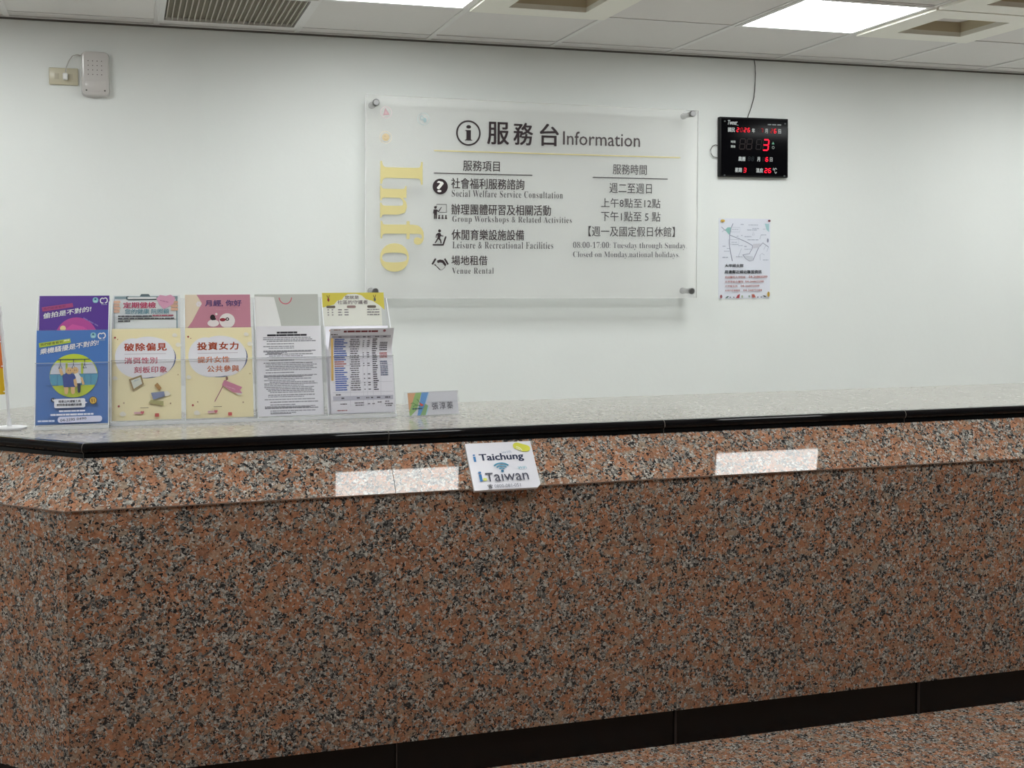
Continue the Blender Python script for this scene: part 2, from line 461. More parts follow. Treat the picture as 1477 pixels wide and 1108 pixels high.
for k in range(24):
    x = -.262 + k * .5235 / 23
    sl.add([(x - .0018, -.272, .0), (x + .0018, -.272, .0), (x + .0018, -.272, .010), (x - .0018, -.272, .010),
            (x - .0018, .272, .0), (x + .0018, .272, .0), (x + .0018, .272, .010), (x - .0018, .272, .010)],
           [(0, 1, 2, 3), (7, 6, 5, 4), (0, 4, 5, 1), (1, 5, 6, 2), (2, 6, 7, 3), (3, 7, 4, 0)], SLAT)
sl.build('slats', t)
bk = MB(); bk.box((-.272, -.272, .010), (.272, .272, .022), plain('grille_mesh', (.21, .19, .145), 0.9, noise=0.08, nscale=200)); bk.build('filter_mesh', t)

# ================================================================== RECEPTION COUNTER
ctr = empty('reception_counter', (0, 0, 0)); tag(ctr, 'long pink granite reception counter with black rounded edge and grey stone top', 'reception counter')
A2 = Vector((-.783, 4.300)); B2 = Vector((-.129, 3.646)); E2 = Vector((5.235, 3.646))
nC = Vector((-1, -1)).normalized(); nM = Vector((0, -1))
mit = (nC + nM); mit = mit / (mit.dot(nM))
JX = [.738, 1.636, 2.534, 3.432, 4.33]
stations = [(A2, nC)] + [(B2, mit)] + [(Vector((x, B2.y)), nM) for x in JX] + [(E2, nM)]
YB = 4.389
def strip(profile, k, mats, name, gap=0.0008, seam=None):
    """one slab following station k -> k+1 with a closed profile of (outward, z)"""
    (p, n), (q, m_) = stations[k], stations[k + 1]
    d = (q - p).normalized(); g = d * gap
    vs = []; N = len(profile)
    for c, nn, s in ((p, n, 1), (q, m_, -1)):
        for o_, z in profile:
            v = c + nn * o_ + g * s; vs.append((v.x, v.y, z))
    mb = MB()
    for i in range(N):
        j = (i + 1) % N
        mb.add([vs[i], vs[j], vs[N + j], vs[N + i]], [(0, 1, 2, 3)], mats[i] if isinstance(mats, list) else mats)
    mb.add(vs[:N], [tuple(range(N))[::-1]], seam or (mats if not isinstance(mats, list) else mats[0]))
    mb.add(vs[N:], [tuple(range(N))], seam or (mats if not isinstance(mats, list) else mats[0]))
    o = mb.build(name, ctr)
    bm = bmesh.new(); bm.from_mesh(o.data); bmesh.ops.remove_doubles(bm, verts=bm.verts[:], dist=1e-5); bmesh.ops.recalc_face_normals(bm, faces=bm.faces[:]); bm.to_mesh(o.data); bm.free()
    return o
rim = [(-.035, TOP - .001), (-.014, TOP)]
for a in range(80, -81, -16):
    rim.append((-.0135 + .0135 * math.cos(math.radians(a)), TOP - .0140 + .0140 * math.sin(math.radians(a))))
rim += [(-.012, TOP - .0285), (-.010, TOP - .0295), (-.010, TOP - .041), (-.035, TOP - .041)]
ZA, ZB, OB = TOP - .041, .8549, .0988
APT = -.012
for k in range(len(stations) - 1):
    o = strip(rim, k, BLACK, 'edge_trim', gap=.0012 if k != 0 else .0012, seam=GROUT)
    dx, dz = OB - APT, ZB - ZA
    ln = math.hypot(dx, dz); tx, tz = -dz / ln, dx / ln         # outward-up normal of the slope
    ap = [(APT, ZA), (OB, ZB), (OB, ZB - .0035), (OB - .02, ZB - .0035), (APT - .02, ZA - .02), (APT - .02, ZA)]
    strip(ap, k, [GRANITE, plain('cut_granite_edge', (.24, .17, .13), 0.4), GRANITE, GRANITE, GRANITE, GRANITE], 'sloped_panel', gap=.0007)
    strip([(OB - .004, ZB - .0035), (OB - .004, .1136), (OB - .024, .1136), (OB - .024, ZB - .0035)], k, GRANITE, 'front_panel', gap=.0006)
    strip([(OB - .017, .1136), (OB - .017, 0), (OB - .04, 0), (OB - .04, .1136)], k, PLINTH, 'plinth', gap=.0006)
    strip([(OB - .018, .1136), (OB - .018, .0), (OB - .030, .0), (OB - .030, .1136)], k, DARKJ, 'joint_backing', gap=-.0005) if False else None
# top slabs
def inset(st, d): return st[0] + st[1] * d
cutn = Vector((1, 1)).normalized()
I_in = Vector((.179, YB)); A_in = Vector((-.258, 4.826))
def slab(poly, name='top_slab'):
    mb = MB(); mb.prism(poly, TOP - .022, TOP - .0006, TERR, CARC); return mb.build(name, ctr)
e = -.034
slab([tuple(inset(stations[0], e)), tuple(inset(stations[1], e)), tuple(I_in), tuple(A_in)])
st = [inset(s, e) for s in stations]
xs = [B2.x] + JX + [E2.x]
for k in range(1, len(stations) - 1):
    p, q = st[k], st[k + 1]; g = .0008
    if k == 1: poly = [(p.x + g, p.y), (q.x - g, q.y), (q.x - g, YB), (I_in.x + g, YB)]
    else: poly = [(p.x + g, p.y), (q.x - g, q.y), (q.x - g, YB), (p.x + g, YB)]
    slab(poly)
for x0, x1 in zip([I_in.x] + JX, JX + [E2.x]):
    mb = MB(); mb.box((x0 + .001, YB - .0005, TOP - .022), (x1 - .001, YB + .010, TOP - .0004), CARC, .002); mb.build('rear_edge', ctr)
# carcass behind the slabs
mb = MB()
outer = [tuple(inset(s, .07)) for s in stations]
inner = [(E2.x, YB - .03), (I_in.x + .012, YB - .03), (A_in.x + .0, A_in.y - .043)]
mb.prism(outer + inner, 0.0, ZB - .02, CARC)
outer2 = [tuple(inset(s, -.036)) for s in stations]
mb.prism(outer2 + inner, ZB - .02, TOP - .023, CARC)
mb.build('carcass', ctr)
# joint lines: filler strip seen in the gaps of the stone
for k in range(1, len(stations) - 1):
    p, n = stations[k]
    jb = MB()
    d = Vector((n.y, -n.x)).normalized() * .0009
    for (o1, z1, o2, z2, dep) in ((OB - .0055, ZB - .006, OB - .0055, .0, .015),):
        a, c = p + n * o1, p + n * (o1 - dep)
        jb.add([(a.x - d.x, a.y - d.y, z1), (a.x + d.x, a.y + d.y, z1), (c.x + d.x, c.y + d.y, z1), (c.x - d.x, c.y - d.y, z1),
                (a.x - d.x, a.y - d.y, z2), (a.x + d.x, a.y + d.y, z2), (c.x + d.x, c.y + d.y, z2), (c.x - d.x, c.y - d.y, z2)],
               [(0, 1, 2, 3), (7, 6, 5, 4), (0, 4, 5, 1), (1, 5, 6, 2), (2, 6, 7, 3), (3, 7, 4, 0)], DARKJ)
    jb.build('joint_filler', ctr)

# ================================================================== WALL: INFORMATION SIGN
SY = WALL_Y - .10
SW, SH = 1.633, .912
sg = empty('information_sign', (1.0185, SY, 1.383), (PI / 2, .0075, 0))
tag(sg, 'large frosted acrylic information board on steel standoffs on the white wall', 'sign')
p = MB()
p.box((0, 0, -.010), (SW, SH, -.0005), SIGNM)
pn = p.build('acrylic_panel', sg)
ed = MB()
for (x0, y0, x1, y1) in ((-.0012, 0, 0, SH), (SW, 0, SW + .0012, SH)): ed.box((x0, y0, -.010), (x1, y1, -.0003), EDGEM)
for (y0, y1) in ((-.0012, 0), (SH, SH + .0012)): ed.box((0, y0, -.010), (SW, y1, -.0003), EDGEM)
ed.build('polished_edge', pn)
for (x, y) in ((.045, SH - .036), (SW - .035, SH - .018), (.042, .030), (SW - .030, .034)):
    m_ = MB(); m_.cyl((x, y, -.100), (x, y, -.0105), .0125, STEEL); m_.cyl((x, y, 0.0), (x, y, .010), .0155, STEEL); m_.cyl((x, y, .010), (x, y, .0125), .0155, STEEL, r2=.0125)
    m_.cyl((x, y, -.1), (x, y, -.094), .016, STEEL)
    m_.build('standoff', sg)
DK, YL = '342a2e', 'd9cd92'
a = Art((0, 0, 1, -1), 1.0, 1.0)      # layout in metres, v upwards
a.uv = lambda x, y: (x, y + .0075 * (x - .8) + .008)
def T(s, bx, col=DK, bold=0.0, **k): a.text(s, (bx[0], bx[3], bx[2], bx[1]), col, bold, **k)
# coloured line drawings at the upper left: three round badges
def badge(x, y, r, col):
    a.ring(x, y, r, .0016, col)
badge(.0923, .832, .0253, 'e3c6cc'); a.poly([(.078, .818), (.108, .822), (.088, .852)], 'cfa6ae'); a.poly([(.0845, .824), (.099, .826), (.0895, .841)], 'dcc0c4')
badge(.2634, .8087, .0265, 'b5cdd0'); a.disc(.2555, .813, .0075, 'b3c7ca', .011); a.disc(.270, .803, .0075, 'a9c0c4', .011); a.disc(.2555, .813, .004, 'd4d8d6', .006)
badge(.09, .7204, .0268, 'e6d6b4'); a.disc(.09, .7204, .017, 'ddcaa4'); a.stroke([(.081, .722), (.086, .727), (.091, .722)], .0025, 'c9b083'); a.stroke([(.080, .714), (.09, .709), (.10, .714)], .0025, 'c9b083')
for ch, bx in (('I', (.0653, .5107, .2598, .6137)), ('n', (.0646, .3603, .1885, .5038)), ('f', (.0669, .2387, .2666, .3452)), ('o', (.0646, .1164, .1968, .2448))):
    T(serif(ch), bx, YL, rot=90)
# a.text with rot=90 runs from box top to bottom: the boxes above are given top first
a.ring(.4738, .7513, .0545, .0075, DK); T(serif('i'), (.457, .718, .492, .787), DK, bold=.01, shear=0.0)
for ch, x0, x1 in (('服', .5635, .6685), ('務', .690, .785), ('台', .818, .9128)): T(ch, (x0, .7052, x1, .8047), bold=.022)
T('Information', (.9335, .7115, 1.3242, .7745), '4a4044', bold=.004)
a.poly([(.3118, .664), (1.5349, .664), (1.5349, .669), (.3118, .669)], YL)
T('服務項目', (.4485, .5786, .6242, .6263), bold=.008)
a.poly([(.3114, .5623), (.7827, .5623), (.7827, .5667), (.3114, .5667)], DK)
T('服務時間', (1.1854, .5791, 1.3605, .6270), '4a4549', bold=.004)
a.poly([(1.0832, .5593), (1.4694, .5593), (1.4694, .5640), (1.0832, .5640)], '4a4549')
a.disc(.3413, .504, .0355, DK); T('?', (.3255, .480, .3575, .5275), 'e6e6e2', bold=.035)
T('社會福利服務諮詢', (.3925, .4965, .7436, .5443), bold=.014)
T(serif('Social Welfare Service Consultation'), (.3956, .4585, .9335, .4902), '4a4549', bold=-.008, space=1.12)
T('辦理團體研習及相關活動', (.3937, .3776, .8748, .4256), bold=.014)
T(serif('Group Workshops & Related Activities'), (.3984, .3364, .9785, .3720), '4a4549', bold=-.008, space=1.12)
T('休閒育樂設施設備', (.3949, .2617, .7432, .3097), bold=.014)
T(serif('Leisure & Recreational Facilities'), (.3996, .2224, .8868, .2541), '4a4549', bold=-.008, space=1.12)
T('場地租借', (.3945, .1464, .5663, .1894), bold=.014)
T(serif('Venue Rental'), (.3976, .1064, .5963, .1336), '4a4549', bold=-.008, space=1.12)
T('週二至週日', (1.1678, .4899, 1.3861, .5362), '3c373b', bold=.004)
T('上午8點至12點', (1.1255, .4204, 1.4316, .4650), '3c373b', bold=.004)
T('下午1點至 5 點', (1.1255, .3558, 1.4318, .4022), '3c373b', bold=.004)
T('【週一及國定假日休館】', (1.0623, .2829, 1.5087, .3310), '3c373b', bold=.004)
T(serif('08:00-17:00: Tuesday through Sunday.'), (.9855, .2198, 1.5734, .2563), '57535a', bold=-.012)
T(serif('Closed on Monday,national holidays.'), (.9855, .1766, 1.5349, .2110), '57535a', bold=-.012)
# pictograms: teacher at a board with an audience, walker on a treadmill, handshake
bx, by = .3058, .3566
a.stroke([(bx + .018, by + .052), (bx + .018, by + .066), (bx + .064, by + .066), (bx + .064, by + .030), (bx + .030, by + .030)], .0028, DK)
a.disc(bx + .012, by + .052, .0062, DK)
a.poly([(bx + .001, by + .024), (bx + .004, by + .043), (bx + .019, by + .043), (bx + .026, by + .037), (bx + .040, by + .055), (bx + .042, by + .053), (bx + .028, by + .030), (bx + .020, by + .034), (bx + .019, by), (bx + .013, by), (bx + .0125, by + .018), (bx + .011, by + .018), (bx + .0105, by), (bx + .005, by), (bx + .0055, by + .034), (bx + .005, by + .024)], DK)
for k in range(3):
    cx = bx + .030 + k * .0155
    a.disc(cx, by + .0135, .0042, DK); a.poly([(cx - .0065, by), (cx + .0065, by), (cx + .004, by + .0085), (cx - .004, by + .0085)], DK)
bx, by = .3053, .2349
a.disc(bx + .032, by + .067, .0068, DK)
a.poly([(bx + .015, by + .050), (bx + .024, by + .058), (bx + .036, by + .058), (bx + .040, by + .048), (bx + .050, by + .046), (bx + .050, by + .042), (bx + .037, by + .043), (bx + .034, by + .034), (bx + .040, by + .026), (bx + .042, by + .010), (bx + .037, by + .010), (bx + .034, by + .023), (bx + .026, by + .030), (bx + .019, by + .018), (bx + .012, by + .010), (bx + .009, by + .014), (bx + .016, by + .024), (bx + .022, by + .036), (bx + .022, by + .048), (bx + .018, by + .044), (bx + .018, by + .036), (bx + .014, by + .036)], DK)
a.poly([(bx, by), (bx + .051, by), (bx + .065, by + .041), (bx + .058, by + .043), (bx + .046, by + .007), (bx, by + .007)], DK)
bx, by = .2999, .1225
a.poly([(bx, by + .029), (bx + .016, by + .055), (bx + .023, by + .051), (bx + .007, by + .025)], DK)
a.poly([(bx + .081, by + .029), (bx + .065, by + .055), (bx + .058, by + .051), (bx + .074, by + .025)], DK)
a.poly([(bx + .026, by + .045), (bx + .040, by + .049), (bx + .056, by + .046), (bx + .070, by + .026), (bx + .064, by + .018), (bx + .050, by + .034), (bx + .040, by + .036), (bx + .030, by + .033), (bx + .026, by + .038)], DK)
a.poly([(bx + .012, by + .024), (bx + .020, by + .020), (bx + .036, by + .003), (bx + .046, by + .000), (bx + .030, by + .014), (bx + .022, by + .022), (bx + .016, by + .030)], DK)
a.stroke([(bx + .044, by + .002), (bx + .052, by + .004), (bx + .060, by + .011), (bx + .064, by + .018)], .002, '6a6266')
mb = MB(); a.into(mb, 0.0002); mb.fixn = False; mb.build('printed_lettering', sg)

# ================================================================== WALL: LED CLOCK
ck = empty('wall_clock', (2.810, WALL_Y, 1.972), (PI / 2, -.004, 0)); tag(ck, 'black square digital wall clock with red glowing digits and thin cord', 'clock')
CW, CH = .382, .296
m_ = MB(); m_.box((0, 0, 0), (CW, CH, .026), plain('clock_black', (.008, .008, .009), 0.5, spec=0.2), .004); m_.build('case', ck)
m_ = MB(); m_.box((.008, .008, .026), (CW - .008, CH - .008, .028), plain('clock_glass', (.003, .003, .004), 0.08, spec=0.06)); m_.build('face_panel', ck)
a = Art((45, 40, 1440, 1130), CW, CH)      # layout copied at the photograph's own proportions
RED = emit('led_red', 'ff2a3c', 1.6); REDM = emit('led_red_bright', 'ff2038', 2.2); DIMR = emit('led_red_dim', 'c01c2a', .9)
LED_OFF = '1c1517'; CWH = 'c9cfd0'
SEGS = {'0': 'abcdef', '1': 'bc', '2': 'abged', '3': 'abgcd', '4': 'fgbc', '5': 'afgcd', '6': 'afgedc', '7': 'abc', '8': 'abcdefg', '9': 'abfgcd', ' ': ''}
def seg7(ch, x0, y0, x1, y1, th, on, off=LED_OFF):
    sh = (y1 - y0) * .12; ym = (y0 + y1) / 2
    def pt(x, y): return (x + sh * (y1 - y) / (y1 - y0), y)
    lines = {'a': ((x0, y0), (x1, y0)), 'g': ((x0, ym), (x1, ym)), 'd': ((x0, y1), (x1, y1)), 'f': ((x0, y0), (x0, ym)), 'b': ((x1, y0), (x1, ym)), 'e': ((x0, ym), (x0, y1)), 'c': ((x1, ym), (x1, y1))}
    for s_, (p, q) in lines.items():
        P, Q = Vector(pt(*p)), Vector(pt(*q)); d = (Q - P).normalized() * th * .35
        a.stroke([tuple(P + d), tuple(Q - d)], th, on if s_ in SEGS[ch] else off, dl=0)
a.layer = 1
a.text('Tweer', (185, 100, 385, 185), CWH, bold=.03, shear=.25, slope=-.02); a.stroke([(330, 178), (380, 182), (415, 190)], 5, CWH)
a.bars(1010, 1310, 148, 20, '9aa0a2', 5, gap=.8)
a.text('國民', (205, 235, 345, 315), CWH, bold=.03)
for k, ch in enumerate('2026'): seg7(ch, 378 + k * 74, 236, 418 + k * 74, 306, 11, RED if k != 1 else DIMR)
a.text('年', (690, 235, 750, 318), CWH, bold=.03)
seg7(' ', 795, 238, 835, 306, 9, RED); seg7('7', 865, 238, 905, 306, 10, DIMR)
a.text('月', (952, 237, 1008, 320), CWH, bold=.03)
seg7('2', 1070, 238, 1108, 310, 10, DIMR); seg7('6', 1140, 238, 1178, 312, 10, RED)
a.text('日', (1230, 238, 1282, 318), CWH, bold=.03)
a.text('時間', (262, 470, 352, 516), 'b9bfbd', bold=.03); a.text('鬧鐘', (262, 556, 350, 602), 'b9bfbd', bold=.03)
for k in range(2): seg7(' ', 430 + k * 140, 435, 535 + k * 140, 622, 20, RED, '241a1b')
seg7(' ', 765, 440, 865, 620, 18, RED, '1e171b'); seg7('3', 905, 440, 1012, 632, 24, REDM, '140c0e')
a.poly([(1090, 520), (1146, 520), (1120, 470)], '6fae94'); a.ring(1120, 580, 22, 11, '8f9896')
Y2 = 620
a.text('農曆', (410, Y2 + 140, 555, Y2 + 222), CWH, bold=.03)
for k in range(2): seg7(' ', 605 + k * 72, Y2 + 142, 645 + k * 72, Y2 + 212, 11, RED, '232a30')
a.text('月', (790, Y2 + 140, 850, Y2 + 222), CWH, bold=.03)
seg7(' ', 895, Y2 + 145, 930, Y2 + 212, 8, RED, '241418'); seg7('6', 962, Y2 + 148, 1008, Y2 + 215, 14, REDM, '2a1014')
a.text('日', (1052, Y2 + 142, 1104, Y2 + 220), CWH, bold=.03)
a.text('星期', (342, Y2 + 345, 480, Y2 + 428), CWH, bold=.03); seg7('3', 510, Y2 + 350, 560, Y2 + 425, 12, RED)
a.text('溫度', (768, Y2 + 345, 912, Y2 + 428), CWH, bold=.03)
for k, ch in enumerate('26'): seg7(ch, 940 + k * 76, Y2 + 350, 990 + k * 76, Y2 + 425, 13, REDM)
a.text('℃', (1112, Y2 + 335, 1192, Y2 + 438), CWH, bold=.01)
for (x, y) in ((135, 125), (1360, 135), (130, Y2 + 487), (1350, Y2 + 482)): a.disc(x, y, 20, '55595a', 14)
led = {'print_' + LED_OFF, 'led_red', 'led_red_bright', 'led_red_dim', 'print_241a1b', 'print_1e171b', 'print_140c0e', 'print_232a30', 'print_241418', 'print_2a1014'}
allit = a.items
for nm, keep in (('led_digits', True), ('printed_lettering', False)):
    a.items = [it for it in allit if (it[2].name in led) == keep]
    mb = MB(); a.into(mb, .0281); mb.fixn = False; mb.build(nm, ck)
CORD = plain('cord_grey', (.10, .10, .09), 0.6)
m_ = MB()
m_.tube([(.199, .594, .006), (.205, .56, .006), (.207, .52, .006), (.205, .46, .006), (.199, .40, .007), (.190, .37, .007), (.178, .335, .008), (.166, .310, .010), (.160, .292, .012)], .0022, CORD)
m_.build('power_cord', ck); m_ = MB()
m_.tube([(.012, .150, .006), (-.015, .158, .010), (-.033, .150, .012), (-.043, .132, .012), (-.040, .112, .012), (-.028, .098, .010), (.012, .092, .006)], .002, CORD)
m_.build('cord_loop', ck)

# ================================================================== WALL: MAP POSTER
PW, PH = .288, .402
ps = MB(); a = Art((210, 110, 800, 1035), PW, PH)
ps.box((0, 0, 0), (PW, PH, .0012), plain('poster_paper', (.74, .77, .85), 0.5))
G1, G2, TE = '9a9eb0', 'b6bcca', '8fc0ba'
a.poly([(280, 240), (310, 212), (345, 212), (338, 292), (325, 296)], TE); a.poly([(735, 165), (785, 165), (785, 262), (755, 235)], 'a9cdd2')
a.stroke([(370, 168), (345, 230), (333, 300), (330, 420), (345, 510), (365, 600)], 9, G1)
a.stroke([(238, 208), (285, 250)], 7, G1); a.stroke([(245, 265), (280, 238)], 5, G2)
a.stroke([(330, 300), (430, 338), (520, 378), (595, 420)], 8, G1)
a.stroke([(595, 420), (590, 455), (570, 490), (560, 515), (482, 528)], 7, G1); a.stroke([(482, 528), (515, 570), (560, 598), (600, 590), (630, 520), (665, 440), (712, 388), (780, 437)], 8, G1)
a.poly([(600, 400), (690, 396), (668, 442), (596, 452)], 'cfd0da'); a.poly([(490, 530), (600, 545), (600, 590), (560, 597), (518, 572)], 'ccd0da')
for (x0, y0, x1, y1) in ((345, 212, 447, 265), (320, 352, 435, 405)): a.stroke([(x0, y0), (x1, y0), (x1, y1), (x0, y1), (x0, y0)], 4, G2)
for k, (x0, x1, y, h) in enumerate(((455, 490, 172, 9), (545, 655, 178, 9), (530, 640, 235, 10), (590, 665, 218, 9), (500, 580, 312, 10), (535, 660, 348, 10), (250, 285, 425, 8), (300, 330, 452, 7), (270, 330, 482, 8), (250, 320, 552, 12), (360, 430, 405, 7), (430, 480, 418, 7), (498, 525, 425, 12), (500, 575, 458, 7), (405, 480, 545, 9), (690, 750, 292, 7), (715, 778, 582, 9), (410, 430, 310, 9), (460, 480, 300, 9), (355, 430, 232, 7), (350, 420, 380, 7), (712, 740, 226, 7))): a.bars(x0, x1, y, h, G2, k)
a.stroke([(675, 345), (688, 300), (750, 293)], 5, G2); a.stroke([(590, 300), (600, 255), (612, 300), (590, 300)], 4, G2); a.disc(768, 360, 11, G1, 24); a.stroke([(680, 590), (678, 530), (700, 510), (730, 530)], 4, G2)
a.stroke([(745, 420), (720, 465)], 4, G2); a.stroke([(775, 440), (755, 490)], 4, G2); a.stroke([(465, 455), (430, 545)], 4, G2)
a.disc(250, 138, 25, 'd9b65a', 16); a.disc(250, 148, 12, '8a6b3a', 8); a.disc(782, 132, 16, '7a3f44', 12)
a.text('大甲婦女館', (275, 633, 487, 670), '2b2f36', bold=.03); a.text('周邊鄰近婦幼聯盟資訊', (273, 704, 698, 745), '2b2f36', bold=.03)
BR = 'a4574f'
a.text('光田醫院大甲院區', (275, 772, 512, 800), BR, bold=.015); a.text('04-26883599', (548, 768, 762, 796), BR, bold=.02)
a.text('大甲李綜合醫院', (275, 824, 485, 852), BR, bold=.015); a.text('04-26862288', (507, 824, 720, 848), BR, bold=.02)
a.text('大甲衛生所', (275, 878, 420, 902), BR, bold=.015); a.text('04-26872509', (455, 875, 670, 900), BR, bold=.02)
a.text('大甲戶政事務所', (275, 928, 448, 952), BR, bold=.015); a.text('04-26872388', (485, 926, 698, 950), BR, bold=.02)
a.poly([(400, 1028), (440, 1028), (446, 980), (420, 992)], 'a5484d'); a.poly([(580, 985), (610, 985), (628, 1020), (590, 1025)], 'b06358')
a.poly([(278, 1028), (300, 1005), (325, 1005), (300, 1025)], '3f5a50'); a.poly([(705, 996), (735, 1002), (750, 1018), (730, 1018)], '3a3a40')
for x in (335, 375, 650, 690): a.disc(x, 1018, 9, '5b5158', 6)
a.disc(470, 1010, 10, 'a9b79f', 16); a.disc(550, 1008, 9, '8fa39a', 14); a.disc(230, 1008, 13, '96555a', 20); a.disc(772, 985, 15, 'c8a548', 30); a.stroke([(772, 955), (774, 1020)], 4, '7a5c32')
a.into(ps, .0013); ps.fixn = False
o = ps.build('map_poster'); o.location = (2.8185, WALL_Y - .0002, 1.3635); o.rotation_euler = (PI / 2, 0, 0)
tag(o, 'white paper poster with grey street map and phone list below the clock', 'poster')

# ================================================================== WALL: CHIME BOX AND OUTLET
ch = empty('wall_chime', (-.1785, WALL_Y, 2.247), (PI / 2, 0, 0)); tag(ch, 'rounded white plastic chime box with dotted front, high on the wall', 'chime box')
GLP = plain('glossy_white_plastic', (.62, .60, .58), 0.12)
m_ = MB()
bm = bmesh.new(); bmesh.ops.create_cube(bm, size=1)
for v in bm.verts:
    v.co = Vector(((v.co.x + .5) * .116, (v.co.y + .5) * .193, (v.co.z + .5) * .040))
    if v.co.z > .02: v.co.x = .058 + (v.co.x - .058) * .93; v.co.y = .0965 + (v.co.y - .0965) * .95
vert = [e_ for e_ in bm.edges if abs(e_.verts[0].co.x - e_.verts[1].co.x) < .01 and abs(e_.verts[0].co.y - e_.verts[1].co.y) < .01]
bmesh.ops.bevel(bm, geom=vert, offset=.022, segments=5, affect='EDGES', profile=.5)
front = [e_ for e_ in bm.edges if all(v.co.z > .03 for v in e_.verts)]
bmesh.ops.bevel(bm, geom=front, offset=.008, segments=3, affect='EDGES', profile=.5)
m_.bm(bm, GLP, False); m_.build('casing', ch)
m_ = MB()
m_.box((.016, .020, .0395), (.100, .066, .0415), GLP, .0015)
m_.build('cover_plate', ch)
DOT = plain('speaker_hole', (.10, .09, .085), 0.8); m_ = MB()
for r_ in range(4):
    for c_ in range(4): m_.cyl((.030 + c_ * .018, .148 - r_ * .019, .0398), (.030 + c_ * .018, .148 - r_ * .019, .0406), .0021, DOT, 10)
for x in (.022, .096): m_.cyl((x, .024, .0412), (x, .024, .0422), .0035, DOT, 10)
m_.build('speaker_holes', ch)
m_ = MB(); WC = plain('pale_cord', (.50, .49, .46), 0.5)
m_.tube([(.004, .172, .012), (-.015, .176, .014), (-.033, .168, .016), (-.048, .145, .018), (-.057, .118, .03), (-.060, .095, .045)], .0025, WC)
m_.build('power_cord', ch); m_ = MB()
m_.box((-.072, .066, .012), (-.052, .094, .040), WHITEM, .005); m_.build('plug', ch)
ot = empty('wall_outlet', (-.3065, WALL_Y, 2.293), (PI / 2, 0, 0)); tag(ot, 'beige wall socket plate with a plug in it, left of the chime box', 'outlet')
m_ = MB(); m_.box((0, 0, 0), (.117, .072, .011), plain('beige_plastic', (.60, .56, .42), 0.3), .004); m_.build('face_plate', ot)
for dx in (.022, .078):
    m_ = MB(); m_.box((dx, .024, .011), (dx + .018, .048, .0125), plain('beige_insert', (.54, .50, .38), 0.4), .0008)
    m_.build('socket_insert', ot)

# ================================================================== BROCHURE RACKS AND LEAFLETS
LEAN = math.radians(17)
SHW, SHH = .210, .297
LIPE = acrylic('acrylic_lip_edge', white=0.4, gloss=0.02, edge=0.2, wcol=(.8, .82, .85))
def rack_frame(loc, rz): return Matrix.Translation(loc) @ Matrix.Rotation(rz, 4, 'Z')
def lean_frame(base, x, y, z): return base @ Matrix.Translation((x, y, z)) @ Matrix.Rotation(PI / 2 - LEAN, 4, 'X')
def place(o, mtx): o.matrix_world = mtx; return o
CLEDGE = plain('acrylic_bright_edge', (.80, .83, .86), 0.25)
def make_rack(name, base, cols, pitch, label):
    t = empty(name); t.matrix_world = base; tag(t, label, 'brochure rack')
    W_ = cols * pitch; s, c = math.sin(LEAN), math.cos(LEAN)
    R_ = Matrix.Rotation(PI / 2 - LEAN, 4, 'X')
    def panel(x0, x1, v0, v1, y, z, nm, mat, th=.0025):
        m_ = MB(); m_.box((x0, v0, -th), (x1, v1, 0), mat); o = m_.build(nm, t); o.matrix_local = Matrix.Translation((0, y, z)) @ R_; return o
    panel(-.003, W_ - .0025, .0, .300, .010, .012, 'middle_panel', CLEARV)
    panel(-.003, W_ - .0025, .11, .405, .060, .005, 'rear_panel', CLEARV)
    lp = panel(-.003, W_ - .0025, -.004, .198, -.019, .010, 'front_lip', CLEARV)
    m_ = MB(); m_.box((-.003, .1965, -.003), (W_ - .002, .1980, .0004), LIPE); o = m_.build('lip_edge', lp)
    m_ = MB()
    m_.box((-.003, -.030, 0), (W_ - .002, .16, .004), CLEARV); m_.box((-.003, -.032, 0), (W_ - .0025, -.0295, .010), CLEDGE)
    m_.build('base_plate', t)
    for k in range(cols + 1):
        x = -.003 + k * pitch - (.0 if k < cols else .0025)
        m_ = MB()
        m_.prism([(0, 0), (0, 1), (1, 1), (1, 0)], 0, 1, CLEARV) if False else None
        pr = [(-.022, .004), (.10, .004), (.070 + .40 * s, .405 * c), (.048 + .40 * s, .405 * c), (.30 * s - .006, .302 * c)]
        vs = [(x, y, z) for y, z in pr] + [(x + .0025, y, z) for y, z in pr]; n = len(pr)
        m_.add(vs, [tuple(range(n)), tuple(range(n, 2 * n))[::-1]], CLEARV)
        m_.add(vs, [(i, (i + 1) % n, n + (i + 1) % n, n + i) for i in range(n)], CLEDGE)
        m_.build('divider', t)
    return t
BASE1 = rack_frame((-.0535, 4.078, TOP), math.radians(-2.2))
BASE2 = rack_frame((-.2735, 4.036, TOP), math.radians(-1.5))
PIT = .2245
make_rack('brochure_rack', BASE1, 4, PIT, 'wide clear acrylic brochure rack with four columns on the counter')
make_rack('brochure_rack', BASE2, 1, .2155, 'narrow clear acrylic brochure rack at the left, holding blue and purple leaflets')

